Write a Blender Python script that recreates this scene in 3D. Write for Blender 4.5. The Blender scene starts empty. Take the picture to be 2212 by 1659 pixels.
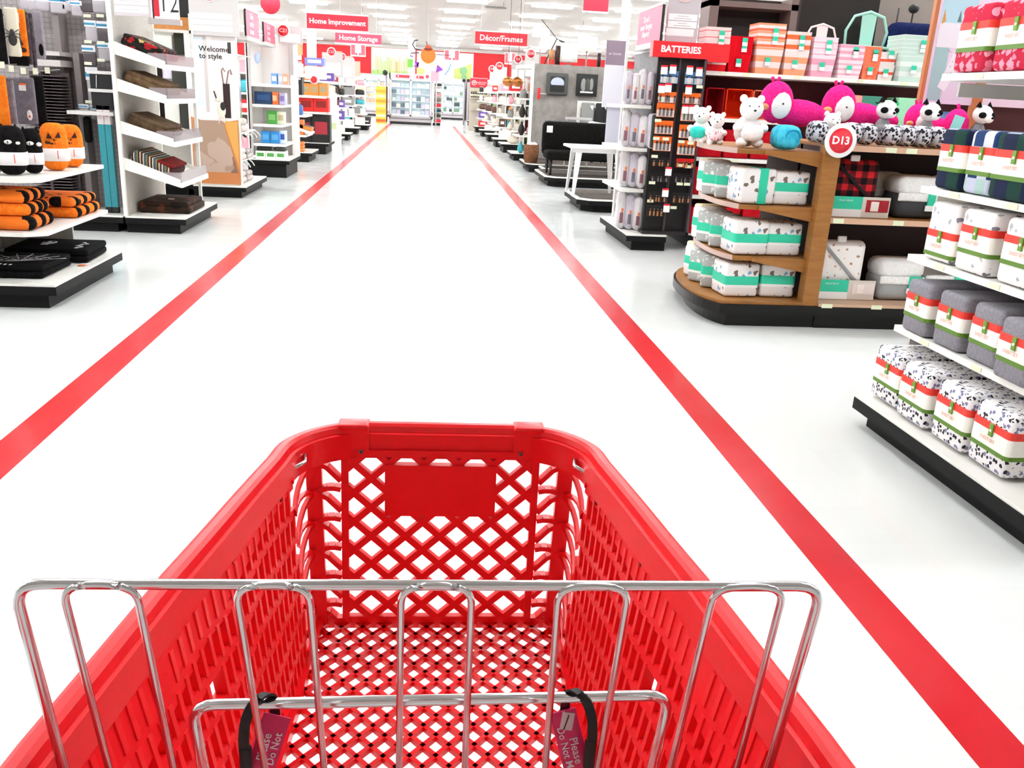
import bpy, math, random
from mathutils import Vector, Matrix
random.seed(7)
C = bpy.context.scene
# ---------------------------------------------------------------- camera
CX, CY, F, EYE = 1106.0, 829.5, 1886.68, 1.5
def _u(v): return v.normalized()
_fw = _u(Vector(((918-CX)/F, (203-CY)/F, 1))); _dn = Vector(((810-CX)/F, (6600-CY)/F, 1))
_dn = _u(_dn - _dn.dot(_fw)*_fw); _rt = _dn.cross(_fw)
RW = Matrix((_rt, _fw, -_dn))                      # lens axes -> world axes
cam = bpy.data.objects.new('camera', bpy.data.cameras.new('camera'))
C.collection.objects.link(cam); C.camera = cam
cx_, cy_, cz_ = RW @ Vector((1, 0, 0)), RW @ Vector((0, -1, 0)), RW @ Vector((0, 0, -1))
cam.matrix_world = Matrix(((cx_[0], cy_[0], cz_[0], 0), (cx_[1], cy_[1], cz_[1], 0), (cx_[2], cy_[2], cz_[2], EYE), (0, 0, 0, 1)))
cam.data.sensor_width = 36; cam.data.lens = F*36/2212; cam.data.clip_start = .05; cam.data.clip_end = 200
# ---------------------------------------------------------------- light and exposure
w = bpy.data.worlds.new('world'); C.world = w; w.use_nodes = True
w.node_tree.nodes['Background'].inputs[0].default_value = (.97, .985, 1, 1)
w.node_tree.nodes['Background'].inputs[1].default_value = .3
C.view_settings.view_transform = 'Standard'; C.view_settings.look = 'None'
C.view_settings.exposure = 1.8; C.view_settings.gamma = 1; C.view_settings.use_curve_mapping = False
LAMP = 13.0
C.cycles.use_denoising = True
C.cycles.adaptive_threshold = .06; C.cycles.max_bounces = 7; C.cycles.diffuse_bounces = 4; C.cycles.glossy_bounces = 4; C.cycles.transparent_max_bounces = 12
C.cycles.caustics_reflective = False; C.cycles.caustics_refractive = False; C.cycles.sample_clamp_indirect = 8

# ---------------------------------------------------------------- measuring: a pixel of the photograph met with a plane of the place
def ray(x, y): return RW @ Vector(((x-CX)/F, (y-CY)/F, 1))
O = Vector((0, 0, EYE))
def G(x, y, z=0.0): r = ray(x, y); return O + r*((z-EYE)/r.z)
def AY(x, y, Y): r = ray(x, y); return O + r*(Y/r.y)
def AX(x, y, X): r = ray(x, y); return O + r*(X/r.x)

# ---------------------------------------------------------------- materials
_M = {}
def lin(h):
    if isinstance(h, str):
        h = h.lstrip('#'); c = [int(h[i:i+2], 16)/255 for i in (0, 2, 4)]
    else: c = h
    return tuple((v/12.92 if v <= .04045 else ((v+.055)/1.055)**2.4) for v in c) + (1,)
def M(hexc, rough=.5, metal=0.0, spec=.5, emit=0, alpha=1, trans=0):
    k = (hexc, rough, metal, spec, emit, alpha, trans)
    if k in _M: return _M[k]
    m = bpy.data.materials.new('m_%s_%d' % (hexc, len(_M))); m.use_nodes = True
    b = m.node_tree.nodes['Principled BSDF']
    b.inputs['Base Color'].default_value = lin(hexc); b.inputs['Roughness'].default_value = rough
    b.inputs['Metallic'].default_value = metal; b.inputs['Specular IOR Level'].default_value = spec
    if emit: b.inputs['Emission Color'].default_value = lin(hexc); b.inputs['Emission Strength'].default_value = emit
    if alpha < 1: b.inputs['Alpha'].default_value = alpha
    if trans: b.inputs['Transmission Weight'].default_value = trans; b.inputs['IOR'].default_value = 1.05
    m.diffuse_color = lin(hexc); _M[k] = m
    return m
class NT:                                           # small node helper
    def __init__(s, name, rough=.7):
        s.m = bpy.data.materials.new(name); s.m.use_nodes = True; s.t = s.m.node_tree; s.b = s.t.nodes['Principled BSDF']
        s.b.inputs['Roughness'].default_value = rough; s.b.inputs['Specular IOR Level'].default_value = .3
    def n(s, t, **kw):
        x = s.t.nodes.new(t)
        for k, v in kw.items():
            if k.startswith('i_'):
                k = k[2:]; x.inputs[int(k) if k.isdigit() else k].default_value = v
            else: setattr(x, k, v)
        return x
    def l(s, a, b): s.t.links.new(a, b)
    def co(s, scale=(1, 1, 1), rot=(0, 0, 0)):
        c = s.n('ShaderNodeTexCoord'); p = s.n('ShaderNodeMapping'); p.inputs['Scale'].default_value = scale; p.inputs['Rotation'].default_value = rot
        s.l(c.outputs['Object'], p.inputs['Vector']); return p.outputs[0]
    def ramp(s, fac, stops, const=False):
        r = s.n('ShaderNodeValToRGB'); r.color_ramp.interpolation = 'CONSTANT' if const else 'LINEAR'
        e = r.color_ramp.elements
        while len(e) > 1: e.remove(e[0])
        e[0].position = stops[0][0]; e[0].color = lin(stops[0][1])
        for p, c in stops[1:]: q = e.new(p); q.color = lin(c)
        s.l(fac, r.inputs[0]); return r.outputs[0]
    def base(s, col): s.l(col, s.b.inputs['Base Color'])
    def bump(s, fac, d=.01, st=.3):
        b = s.n('ShaderNodeBump'); b.inputs['Strength'].default_value = st; b.inputs['Distance'].default_value = d
        s.l(fac, b.inputs['Height']); s.l(b.outputs[0], s.b.inputs['Normal'])
def cached(fn):
    store = {}
    def g(*a):
        if a not in store: store[a] = fn(*a)
        return store[a]
    return g
@cached
def fabric(c1, c2=None, scale=60, rough=.9, lo=.35, hi=.65):
    t = NT('fabric_' + c1, rough); t.b.inputs['Specular IOR Level'].default_value = .1
    z = t.n('ShaderNodeTexNoise', i_Scale=float(scale), i_Detail=3.0); t.l(t.co(), z.inputs['Vector'])
    t.base(t.ramp(z.outputs['Fac'], [(lo, c1), (hi, c2 or c1)])); t.bump(z.outputs['Fac'], .004, .4); return t.m
@cached
def spots(base, c1, c2, scale=12.0, size=.28, rough=.85):     # printed motifs scattered over cloth or paper
    t = NT('spots_' + base, rough); co = t.co()
    v = t.n('ShaderNodeTexVoronoi', i_Scale=float(scale)); v.inputs['Randomness'].default_value = .8
    z = t.n('ShaderNodeTexNoise', i_Scale=float(scale)*1.7, i_Detail=1.0); t.l(co, z.inputs['Vector'])
    vm = t.n('ShaderNodeVectorMath', operation='MULTIPLY_ADD'); vm.inputs[1].default_value = (.25/scale*3,)*3
    t.l(z.outputs['Color'], vm.inputs[0]); t.l(co, vm.inputs[2]); t.l(vm.outputs[0], v.inputs['Vector'])
    mask = t.n('ShaderNodeMath', operation='LESS_THAN', i_1=float(size)); t.l(v.outputs['Distance'], mask.inputs[0])
    sep = t.n('ShaderNodeSeparateColor'); t.l(v.outputs['Color'], sep.inputs[0])
    col = t.ramp(sep.outputs[0], [(0, c1), (.5, c2), (.8, base)], True)
    mx = t.n('ShaderNodeMix', data_type='RGBA'); mx.inputs[6].default_value = lin(base)
    t.l(mask.outputs[0], mx.inputs[0]); t.l(col, mx.inputs[7]); t.base(mx.outputs[2]); return t.m
@cached
def stripes(axis, period, stops, rough=.8, jitter=0.0):       # bands along one axis: stops = ((pos, colour), ...)
    t = NT('stripes', rough); s = [0, 0, 0]; s[axis] = 1/period
    co = t.co(tuple(s)); sp = t.n('ShaderNodeSeparateXYZ'); t.l(co, sp.inputs[0])
    f = t.n('ShaderNodeMath', operation='FRACT'); t.l(sp.outputs[axis], f.inputs[0])
    t.base(t.ramp(f.outputs[0], list(stops), True)); return t.m
@cached
def plaid(a, b, c, d, period, axes='xz'):
    t = NT('plaid', .9); co = t.co((1/period,)*3); sp = t.n('ShaderNodeSeparateXYZ'); t.l(co, sp.inputs[0]); k = []
    for ax in axes:
        f = t.n('ShaderNodeMath', operation='FRACT'); t.l(sp.outputs['xyz'.index(ax)], f.inputs[0])
        g = t.n('ShaderNodeMath', operation='GREATER_THAN', i_1=.5); t.l(f.outputs[0], g.inputs[0]); k.append(g.outputs[0])
    m1 = t.n('ShaderNodeMix', data_type='RGBA'); m1.inputs[6].default_value = lin(a); m1.inputs[7].default_value = lin(b); t.l(k[0], m1.inputs[0])
    m2 = t.n('ShaderNodeMix', data_type='RGBA'); m2.inputs[6].default_value = lin(c); m2.inputs[7].default_value = lin(d); t.l(k[0], m2.inputs[0])
    m3 = t.n('ShaderNodeMix', data_type='RGBA'); t.l(k[1], m3.inputs[0]); t.l(m1.outputs[2], m3.inputs[6]); t.l(m2.outputs[2], m3.inputs[7])
    t.base(m3.outputs[2]); return t.m

# ---------------------------------------------------------------- mesh building
class MB:
    def __init__(s, *mats): s.v = []; s.f = []; s.mi = []; s.sm = []; s.mats = list(mats); s.cur = 0
    def m(s, mat):
        if mat not in s.mats: s.mats.append(mat)
        s.cur = s.mats.index(mat); return s
    def add(s, vs, fs, smooth=False):
        n = len(s.v); s.v += [tuple(v) for v in vs]
        for f in fs: s.f.append([i+n for i in f]); s.mi.append(s.cur); s.sm.append(smooth)
        return s
    def box(s, x0, x1, y0, y1, z0, z1, T=None):
        vs = [Vector((x, y, z)) for x in (x0, x1) for y in (y0, y1) for z in (z0, z1)]
        if T is not None: vs = [T @ v for v in vs]
        return s.add(vs, [(0, 1, 3, 2), (4, 6, 7, 5), (0, 4, 5, 1), (2, 3, 7, 6), (0, 2, 6, 4), (1, 5, 7, 3)])
    def bbox(s, x0, x1, y0, y1, z0, z1, b, T=None):   # box with chamfered edges
        cx, cy, cz = (x0+x1)/2, (y0+y1)/2, (z0+z1)/2
        return s.super(cx, cy, cz, (x1-x0)/2, (y1-y0)/2, (z1-z0)/2, b, T)
    def super(s, cx, cy, cz, a, b_, c, r, T=None, n=3, sm=True):  # rounded box, corner radius r
        r = min(r, a, b_, c); vs = []; fs = []
        st = [i*math.pi/2/n for i in range(n+1)]
        th = [(q, q*math.pi/2 + t) for q in range(4) for t in st]
        ph = [(-1, -math.pi/2+t) for t in st] + [(1, t) for t in st]
        for sg, p in ph:
            for q, t in th:
                sx = 1 if q in (0, 3) else -1; sy = 1 if q in (0, 1) else -1
                vs.append(Vector((cx + sx*(a-r) + r*math.cos(p)*math.cos(t), cy + sy*(b_-r) + r*math.cos(p)*math.sin(t), cz + sg*(c-r) + r*math.sin(p))))
        m = len(th)
        for i in range(len(ph)-1):
            for j in range(m): fs.append((i*m+j, i*m+(j+1) % m, (i+1)*m+(j+1) % m, (i+1)*m+j))
        fs.append(tuple(range(m-1, -1, -1))); k = (len(ph)-1)*m; fs.append(tuple(range(k, k+m)))
        if T is not None: vs = [T @ v for v in vs]
        return s.add(vs, fs, sm)
    def ell(s, cx, cy, cz, a, b, c, T=None, nu=16, nv=10, e=1.0):
        vs = []; fs = []
        pw = lambda q: math.copysign(abs(q)**e, q)
        for i in range(nv+1):
            p = -math.pi/2 + math.pi*i/nv
            for j in range(nu):
                t = 2*math.pi*j/nu
                vs.append(Vector((cx+a*pw(math.cos(p))*pw(math.cos(t)), cy+b*pw(math.cos(p))*pw(math.sin(t)), cz+c*pw(math.sin(p)))))
        for i in range(nv):
            for j in range(nu): fs.append((i*nu+j, i*nu+(j+1) % nu, (i+1)*nu+(j+1) % nu, (i+1)*nu+j))
        if T is not None: vs = [T @ v for v in vs]
        return s.add(vs, fs, True)
    def tube(s, pts, r, n=8, closed=False, cap=True):
        pts = [Vector(p) for p in pts]; k = len(pts); rs = r if isinstance(r, (list, tuple)) else [r]*k
        vs = []; fs = []; up = None
        for i, p in enumerate(pts):
            a = pts[(i-1) % k] if (i or closed) else p; b = pts[(i+1) % k] if (i < k-1 or closed) else p
            d = (b-a).normalized()
            if up is None:
                up = Vector((0, 0, 1)) if abs(d.z) < .9 else Vector((0, 1, 0))
            u = (up - up.dot(d)*d).normalized(); up = u; w_ = d.cross(u)
            for j in range(n):
                t = 2*math.pi*j/n; vs.append(p + (u*math.cos(t) + w_*math.sin(t))*rs[i])
        for i in range(k if closed else k-1):
            for j in range(n): fs.append((i*n+j, i*n+(j+1) % n, ((i+1) % k)*n+(j+1) % n, ((i+1) % k)*n+j))
        if cap and not closed: fs.append(tuple(range(n-1, -1, -1))); fs.append(tuple(range((k-1)*n, k*n)))
        return s.add(vs, fs, True)
    def lathe(s, prof, cx=0, cy=0, cz=0, n=20, T=None):
        vs = []; fs = []
        for r, z in prof:
            for j in range(n): t = 2*math.pi*j/n; vs.append(Vector((cx+r*math.cos(t), cy+r*math.sin(t), cz+z)))
        for i in range(len(prof)-1):
            for j in range(n): fs.append((i*n+j, i*n+(j+1) % n, (i+1)*n+(j+1) % n, (i+1)*n+j))
        fs.append(tuple(range(n-1, -1, -1))); k = (len(prof)-1)*n; fs.append(tuple(range(k, k+n)))
        if T is not None: vs = [T @ v for v in vs]
        return s.add(vs, fs, True)
    def prism(s, poly, z0, z1, T=None, smooth=False):     # poly in xy (counter-clockwise), extruded in z
        n = len(poly); vs = [Vector((x, y, z0)) for x, y in poly] + [Vector((x, y, z1)) for x, y in poly]
        if T is not None: vs = [T @ v for v in vs]
        return s.add(vs, [tuple(range(n-1, -1, -1)), tuple(range(n, 2*n))] + [(i, (i+1) % n, n+(i+1) % n, n+i) for i in range(n)], smooth)
    def bar(s, a, b, w_, d, nrm):                         # flat bar from a to b, width w_, depth d along nrm
        a, b, nrm = Vector(a), Vector(b), Vector(nrm).normalized(); t = (b-a).normalized(); u = t.cross(nrm).normalized()
        vs = [p + u*sx*w_/2 + nrm*sz*d/2 for p in (a, b) for sx in (-1, 1) for sz in (-1, 1)]
        return s.add(vs, [(0, 1, 3, 2), (4, 6, 7, 5), (0, 4, 5, 1), (2, 3, 7, 6), (0, 2, 6, 4), (1, 5, 7, 3)])
    def o(s, name, mat=None, parent=None):
        if mat is not None: s.mats = [mat] + s.mats[1:] if s.mats and s.mats[0] is None else (s.mats or [mat])
        me = bpy.data.meshes.new(name); me.from_pydata(s.v, [], s.f)
        for q in s.mats: me.materials.append(q)
        me.polygons.foreach_set('material_index', s.mi); me.polygons.foreach_set('use_smooth', s.sm); me.update()
        ob = bpy.data.objects.new(name, me); C.collection.objects.link(ob)
        if parent is not None: ob.parent = parent
        return ob
def tag(o, label, cat, group=None, kind=None):
    if label: o['label'] = label
    if cat: o['category'] = cat
    if group: o['group'] = group
    if kind: o['kind'] = kind
    return o
def thing(name, label, cat, loc=(0, 0, 0), rz=0.0, group=None):
    e = bpy.data.objects.new(name, None); C.collection.objects.link(e); e.empty_display_size = .1
    e.location = loc; e.rotation_euler = (0, 0, rz); return tag(e, label, cat, group)
def struct(mb, name): o = mb.o(name); o['kind'] = 'structure'; return o
def dup(root, loc=None, rz=None, label=None, group=None, scale=None):
    def cp(o, par):
        c = o.copy(); C.collection.objects.link(c)
        if par is not None: c.parent = par
        for ch in kids.get(o.name, []): cp(ch, c)
        return c
    kids = {}
    for ch in root.children_recursive: kids.setdefault(ch.parent.name, []).append(ch)
    r = cp(root, None)
    if loc is not None: r.location = loc
    if rz is not None: r.rotation_euler = (0, 0, rz)
    if scale is not None: r.scale = scale if hasattr(scale, '__len__') else (scale,)*3
    if label: r['label'] = label
    if group: r['group'] = group
    return r
_fonts = {}
def text(s, size, mat, T, parent, name='lettering', bold=0.0, depth=.0015, align='CENTER', sx=1.0, spacing=1.0, lines=.85):
    cu = bpy.data.curves.new('t', 'FONT'); cu.body = s; cu.size = size; cu.align_x = align; cu.align_y = 'CENTER'
    cu.offset = bold; cu.extrude = depth; cu.resolution_u = 2; cu.space_character = spacing; cu.space_line = lines
    tmp = bpy.data.objects.new('t', cu); C.collection.objects.link(tmp); bpy.context.view_layer.update()
    me = bpy.data.meshes.new_from_object(tmp.evaluated_get(bpy.context.evaluated_depsgraph_get()))
    bpy.data.objects.remove(tmp); bpy.data.curves.remove(cu)
    me.transform(T @ Matrix.Diagonal((sx, 1, 1, 1))); me.materials.clear(); me.materials.append(mat)
    ob = bpy.data.objects.new(name, me); C.collection.objects.link(ob); ob.parent = parent; return ob
def TR(x=0, y=0, z=0, rx=0, ry=0, rz=0):
    return Matrix.Translation((x, y, z)) @ Matrix.Rotation(rz, 4, 'Z') @ Matrix.Rotation(ry, 4, 'Y') @ Matrix.Rotation(rx, 4, 'X')
PI = math.pi
def rrect(w_, d_, r, n=4):                            # rounded rectangle outline, centred
    return [((w_/2-r)*(1 if q in (0, 3) else -1) + r*math.cos(q*PI/2+k*PI/2/n), (d_/2-r)*(1 if q in (0, 1) else -1) + r*math.sin(q*PI/2+k*PI/2/n)) for q in range(4) for k in range(n+1)]
def face_cam(x, y, z): return TR(x, y, z, rx=PI/2)                 # lettering that faces the shopper (towards -y)
def face_right(x, y, z): return TR(x, y, z, rx=PI/2, rz=PI/2)      # faces +x
def face_left(x, y, z): return TR(x, y, z, rx=PI/2, rz=-PI/2)      # faces -x
WHITE = M('F4F2EE', .4); CREAM = M('E9E6DC', .4); BLACK = M('0C0C0B', .45); RED = M('C80A1C', .4); GREY = M('9A9896', .6); DGREY = M('3A3A3C', .6)
# ================================================================ the room
ZC, YW = 4.4, 61.0
t = NT('floor_tiles', .07); t.b.inputs['Specular IOR Level'].default_value = .4
co = t.co()
br = t.n('ShaderNodeTexBrick', offset=0.0); br.inputs['Scale'].default_value = 1.0; br.inputs['Brick Width'].default_value = .305; br.inputs['Row Height'].default_value = .305
br.inputs['Mortar Size'].default_value = .0016; br.inputs['Color1'].default_value = lin('E6E8E6'); br.inputs['Color2'].default_value = lin('E3E5E3'); br.inputs['Mortar'].default_value = lin('E1E3E1')
t.l(co, br.inputs['Vector']); t.base(br.outputs[0])
z1 = t.n('ShaderNodeTexNoise', i_Scale=1.3, i_Detail=2.0); t.l(co, z1.inputs['Vector']); t.bump(z1.outputs['Fac'], .006, .35)
z2 = t.n('ShaderNodeTexNoise', i_Scale=3.0, i_Detail=2.0); t.l(co, z2.inputs['Vector'])
t.l(t.ramp(z2.outputs['Fac'], [(.3, (.34, .34, .34)), (.7, (.46, .46, .46))]), t.b.inputs['Roughness'])
FLOOR = t.m
struct(MB(FLOOR).box(-20, 22, -6, YW+.2, -.1, 0), 'floor')
t = NT('red_tape', .2); z1 = t.n('ShaderNodeTexNoise', i_Scale=2.2, i_Detail=5.0); t.l(t.co(), z1.inputs['Vector'])
t.base(t.ramp(z1.outputs['Fac'], [(.3, 'CE1020'), (.7, 'D41E2C')])); TAPE = t.m
for i, (a, b) in enumerate(((-1.785, -1.612), (1.378, 1.542))):
    o = MB(TAPE).box(a, b, -2, 46.2, .0002, .0016).o('aisle_stripe')
    tag(o, ['red stripe set in the floor along the shelf ends with the orange knitwear', 'red stripe set in the floor along the side of the battery stand and bedding'][i], 'floor stripe')
t = NT('ceiling_panels', .9); br = t.n('ShaderNodeTexBrick', offset=0.0); br.inputs['Scale'].default_value = 1.0; br.inputs['Brick Width'].default_value = .61; br.inputs['Row Height'].default_value = .61
br.inputs['Mortar Size'].default_value = .012; br.inputs['Color1'].default_value = lin('C6BFBA'); br.inputs['Color2'].default_value = lin('C4BDB8'); br.inputs['Mortar'].default_value = lin('B9B2AD')
t.l(t.co(), br.inputs['Vector']); t.base(br.outputs[0])
struct(MB(t.m).box(-20, 22, -6, YW+.2, ZC, ZC+.1), 'ceiling')
WR = M('E0121E', .55); WW = M('DAD6D0', .7)
struct(MB(WW).box(-20, 22, YW, YW+.2, 0, 2.6).m(WR).box(-20, 22, YW, YW+.2, 2.6, 4.22).m(WW).box(-20, 22, YW-.04, YW+.2, 4.22, 4.4), 'wall_far')
struct(MB(WW).box(-20.2, -20, -6, YW+.2, 0, ZC), 'wall_left'); struct(MB(WW).box(22, 22.2, -6, YW+.2, 0, ZC), 'wall_right')
struct(MB(WW).box(-20, 22, -6.2, -6, 0, ZC), 'wall_back')
# ceiling lights: rows of 1.3 m strip fixtures
LT = bpy.data.materials.new('lamp'); LT.use_nodes = True
LT.node_tree.nodes['Principled BSDF'].inputs['Emission Color'].default_value = (.93, .97, 1, 1)
LT.node_tree.nodes['Principled BSDF'].inputs['Emission Strength'].default_value = LAMP
LF = M('F0EEEA', .5)
L0 = thing('ceiling_light', 'white strip light of the long rows on the store ceiling', 'ceiling light', (0, 0, 0), 0, 'strip lights in rows on the ceiling')
MB(LF).box(-.67, .67, -.16, .16, -.03, 0).o('housing', None, L0); MB(LT).bbox(-.65, .65, -.13, .13, -.085, -.03, .02).o('diffuser', None, L0)
first = True
for j in range(-2, 7):
    for i in range(-8, 8):
        x = -1.42 + 2.71*i
        if x < -19 or x > 21: continue
        for k in (0, 1):
            y = 33.95 + 3.9*(2*j + k)*.5*2 - 0
            y = 33.95 + 3.9*(2*j+k) - 15.6
            if y < -4 or y > 59: continue
            if first: L0.location = (x, y, ZC); first = False
            else: dup(L0, (x, y, ZC))
# ================================================================ shopping cart
CR = NT('cart_plastic', .32); z1 = CR.n('ShaderNodeTexNoise', i_Scale=40.0, i_Detail=3.0); CR.l(CR.co(), z1.inputs['Vector'])
CR.base(CR.ramp(z1.outputs['Fac'], [(.3, 'F8141E'), (.7, 'FC1824')])); CR.b.inputs['Specular IOR Level'].default_value = .45; CR.bump(z1.outputs['Fac'], .0006, .3); CRM = CR.m
CHR = M('D8D8DA', .12, 1.0); RUB = M('0A0A0A', .6)
cart = thing('shopping_cart', 'red plastic shopping cart with lattice basket and chrome wire seat back', 'shopping cart', (.0, 0, 0), 0)
cart.rotation_euler = (0, 0, -.02)
ROT = Matrix.Rotation(.02, 4, 'Z')
def L(v): return ROT @ Vector(v)                    # place -> cart axes
ZR, ZF = .97, .60
CXC = .0105
HW = ((.40, .372), (.6, .357), (.7, .344), (.8, .331), (.9, .3185), (1.0, .302), (1.1, .287), (1.2, .271), (1.28, .257), (1.5, .24))
def hw(y):
    for (a, b), (c, d) in zip(HW, HW[1:]):
        if y <= c: return b + (d-b)*(y-a)/(c-a)
    return .24              # outer half width of the rim
def rim_path(off, z):                                # rim outline, from the rear on one side round the front and back; off = distance inwards
    pts = []
    ys = [.42 + i*(1.235-.42)/12 for i in range(13)]
    for y in ys: pts.append(Vector((CXC - hw(y) + off, y, z)))
    c = Vector((CXC - .118, 1.255, z)); R_ = .144 - off
    a0 = hw(1.14)
    for k in range(1, 12):
        t_ = PI - (PI/2)*k/11
        pts.append(c + Vector((math.cos(t_)*R_*(1.0 - .0*k), math.sin(t_)*R_, 0)))
    out = pts + [Vector((2*CXC - p.x, p.y, p.z)) for p in reversed(pts)]
    return out
def band(mb, A, B, flip=False, sm=True):              # strip between two outlines
    n = len(A); mb.add(list(A)+list(B), [((i, i+1, n+i+1, n+i) if not flip else (i, n+i, n+i+1, i+1)) for i in range(n-1)], sm)
# rim: rolled lip with a rounded section
rim = MB(CRM); sec = [(0, -.035), (0, -.006), (.003, 0), (.009, .003), (.018, .003), (.023, -.001), (.026, -.009), (.028, -.055)]
S = [rim_path(o_, ZR+dz) for o_, dz in sec]
for a, b in zip(S, S[1:]): band(rim, a, b, True)
S2 = [rim_path(.031, ZR-.055), rim_path(.031, ZR-.012), rim_path(.006, ZR-.006)]
band(rim, S[-1], S2[0], True)
for a, b in zip(S2, S2[1:]): band(rim, a, b, True)
basket = MB(CRM)
rim_o = rim.o('basket_rim', None, cart)
# side walls: stacked rows of tall slots between wavy bands, a thick lattice
def side_pt(sg, y, z):                               # inside face of the side wall
    f_ = (ZR-.055-z)/(ZR-.055-ZF)
    top = hw(y) - .029; bot = .208 + (1.37-y)*.035
    return Vector((CXC + sg*(top + (bot-top)*f_), y, z))
for sg in (-1, 1):
    mb = MB(CRM); nrm = Vector((1, 0, .35*sg*-1)).normalized(); y1_, y0_ = 1.265, .46
    rows = 7; zt, zb = ZR-.055, ZF
    zr = lambda k, y: zt - (zt-zb)*k/rows + .004*math.sin(y*28+k)
    # solid upper band
    def strip(fa, fb, n=26, ya=y0_, yb=y1_, dep=.012):
        A = []; B = []; Dp = Vector((sg*dep, 0, 0))
        for i in range(n+1):
            y = ya + (yb-ya)*i/n; A.append(side_pt(sg, y, fa(y))); B.append(side_pt(sg, y, fb(y)))
        vs = A + B + [p+Dp for p in A] + [p+Dp for p in B]; m_ = n+1; fs = []
        for i in range(n):
            fs += [(i, i+1, m_+i+1, m_+i), (2*m_+i, 3*m_+i, 3*m_+i+1, 2*m_+i+1), (i, 2*m_+i, 2*m_+i+1, i+1), (m_+i, m_+i+1, 3*m_+i+1, 3*m_+i)]
        mb.add(vs, fs, False)
    strip(lambda y: zt+.03, lambda y: zt - .010 - .085*max(0, min(1, (1.2-y)/.62)))
    for k in range(1, rows):
        strip(lambda y, k=k: zr(k, y)+.0075, lambda y, k=k: zr(k, y)-.0075, dep=.016)
    strip(lambda y: zb+.016, lambda y: zb-.006)
    nb = 34
    for k in range(rows):
        for i in range(nb):
            y = y0_ + (y1_-y0_)*(i + (.5 if k % 2 else 0))/nb
            a = side_pt(sg, y+.004, zr(k, y)-.004); b = side_pt(sg, y, zr(k+1, y)+.004)
            if (i*7+k*3) % 34 in (3,): continue
            mb.bar(a + Vector((sg*.007, 0, 0)), b + Vector((sg*.007, 0, 0)), .0105, .016, (1, 0, 0))
    # solid panel near the rear, and clip holes under the rim
    mb.o('basket_side', None, cart)
    for yy in (1.215, 1.03, .80):
        p = side_pt(sg, yy, zt+.006)
        MB(M('141010', .6)).box(p.x-sg*.0005-.001, p.x+.001, yy-.006, yy+.006, p.z-.012, p.z+.006).o('clip_hole', None, cart)
# chrome hoops at the front corners
for sg in (-1, 1):
    p = Vector((CXC + sg*.224, 1.300, .938)); mb = MB(CHR)
    q = [p + Vector((sg*.022, .012, .0)), p + Vector((sg*.006, .016, .004)), p + Vector((-sg*.008, .008, .005)), p + Vector((-sg*.009, -.008, .001)), p + Vector((sg*.004, -.02, -.003)), p + Vector((sg*.02, -.03, -.006))]
    mb.tube(q, .0036, 8); mb.o('hinge_ring', None, cart)
# front corners: curved ribs
yF = 1.370
def fp(x, z): return Vector((x, yF - (ZR-z)*.02, z))
XI, XO = .168, .213
for sg in (-1, 1):
    mb = MB(CRM)
    mb.bar(fp(CXC+sg*(XO), ZR-.05), fp(CXC+sg*(XO-.006), ZF), .026, .014, (0, 1, 0))
    n = 6
    for k in range(n):
        z = ZR - .062 - k*.056
        o1 = Vector((CXC+sg*XO, yF-.004, z)); o2 = Vector((CXC+sg*XI, yF, z+.006))
        pts = [o1.lerp(o2, t_) + Vector((0, 0, .006*math.sin(t_*PI))) for t_ in (0, .25, .5, .75, 1)]
        if k:
            for a, b in zip(pts, pts[1:]): mb.bar(a, b, .0085, .016, (0, 1, 0))
        a, b = o1 + Vector((0, 0, .004)), o2 + Vector((0, 0, -.040))
        c_ = (a+b)/2 + Vector((0, 0, .006))
        mb.bar(a, c_, .008, .018, (0, 1, 0)); mb.bar(c_, b, .008, .018, (0, 1, 0))
        # ribs sweeping round the corner to the side wall
        A = Vector((CXC+sg*XO, yF-.004, z)); Bq = side_pt(sg, 1.262, z+.01); mid = (A+Bq)/2 + Vector((sg*.016, .016, .012))
        prev = A
        for t_ in (.2, .4, .6, .8, 1):
            q = A*(1-t_)**2 + mid*2*t_*(1-t_) + Bq*t_**2; mb.bar(prev, q, .006, .009, Vector((sg, 1, 0))); prev = q
        A2 = Vector((CXC+sg*XO, yF-.004, z)); B2 = side_pt(sg, 1.262, z-.04); m2 = (A2+B2)/2 + Vector((sg*.016, .016, .004)); prev = A2
        for t_ in (.2, .4, .6, .8, 1):
            q = A2*(1-t_)**2 + m2*2*t_*(1-t_) + B2*t_**2; mb.bar(prev, q, .006, .009, Vector((sg, 1, 0))); prev = q
    mb.o('basket_corner', None, cart)
# hinged front gate: diamond lattice with a plain plate
def clip(a, b, x0, x1, z0, z1):
    t0, t1 = 0.0, 1.0; dx, dz = b[0]-a[0], b[1]-a[1]
    for p, q in ((-dx, a[0]-x0), (dx, x1-a[0]), (-dz, a[1]-z0), (dz, z1-a[1])):
        if abs(p) < 1e-9:
            if q < 0: return None
            continue
        r = q/p
        if p < 0: t0 = max(t0, r)
        else: t1 = min(t1, r)
    if t1-t0 < .004: return None
    return (a[0]+dx*t0, a[1]+dz*t0), (a[0]+dx*t1, a[1]+dz*t1)
mb = MB(CRM); gx0, gx1, gz0, gz1 = CXC-.158, CXC+.158, ZF+.005, ZR-.045; px, pz = .0585, .0535
for k in range(-12, 14):
    for s_ in (1, -1):
        x_ = CXC + k*px
        a, b = (x_, gz1+.008), (x_ + s_*px*10, gz1+.008-pz*10)
        c = clip(a, b, gx0, gx1, gz0, gz1)
        if c: mb.bar(fp(*c[0]), fp(*c[1]), .0115, .012, (0, 1, 0))
for sg in (-1, 1): mb.bar(fp(CXC+sg*.161, gz1+.01), fp(CXC+sg*.161, gz0), .012, .014, (0, 1, 0))
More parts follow.
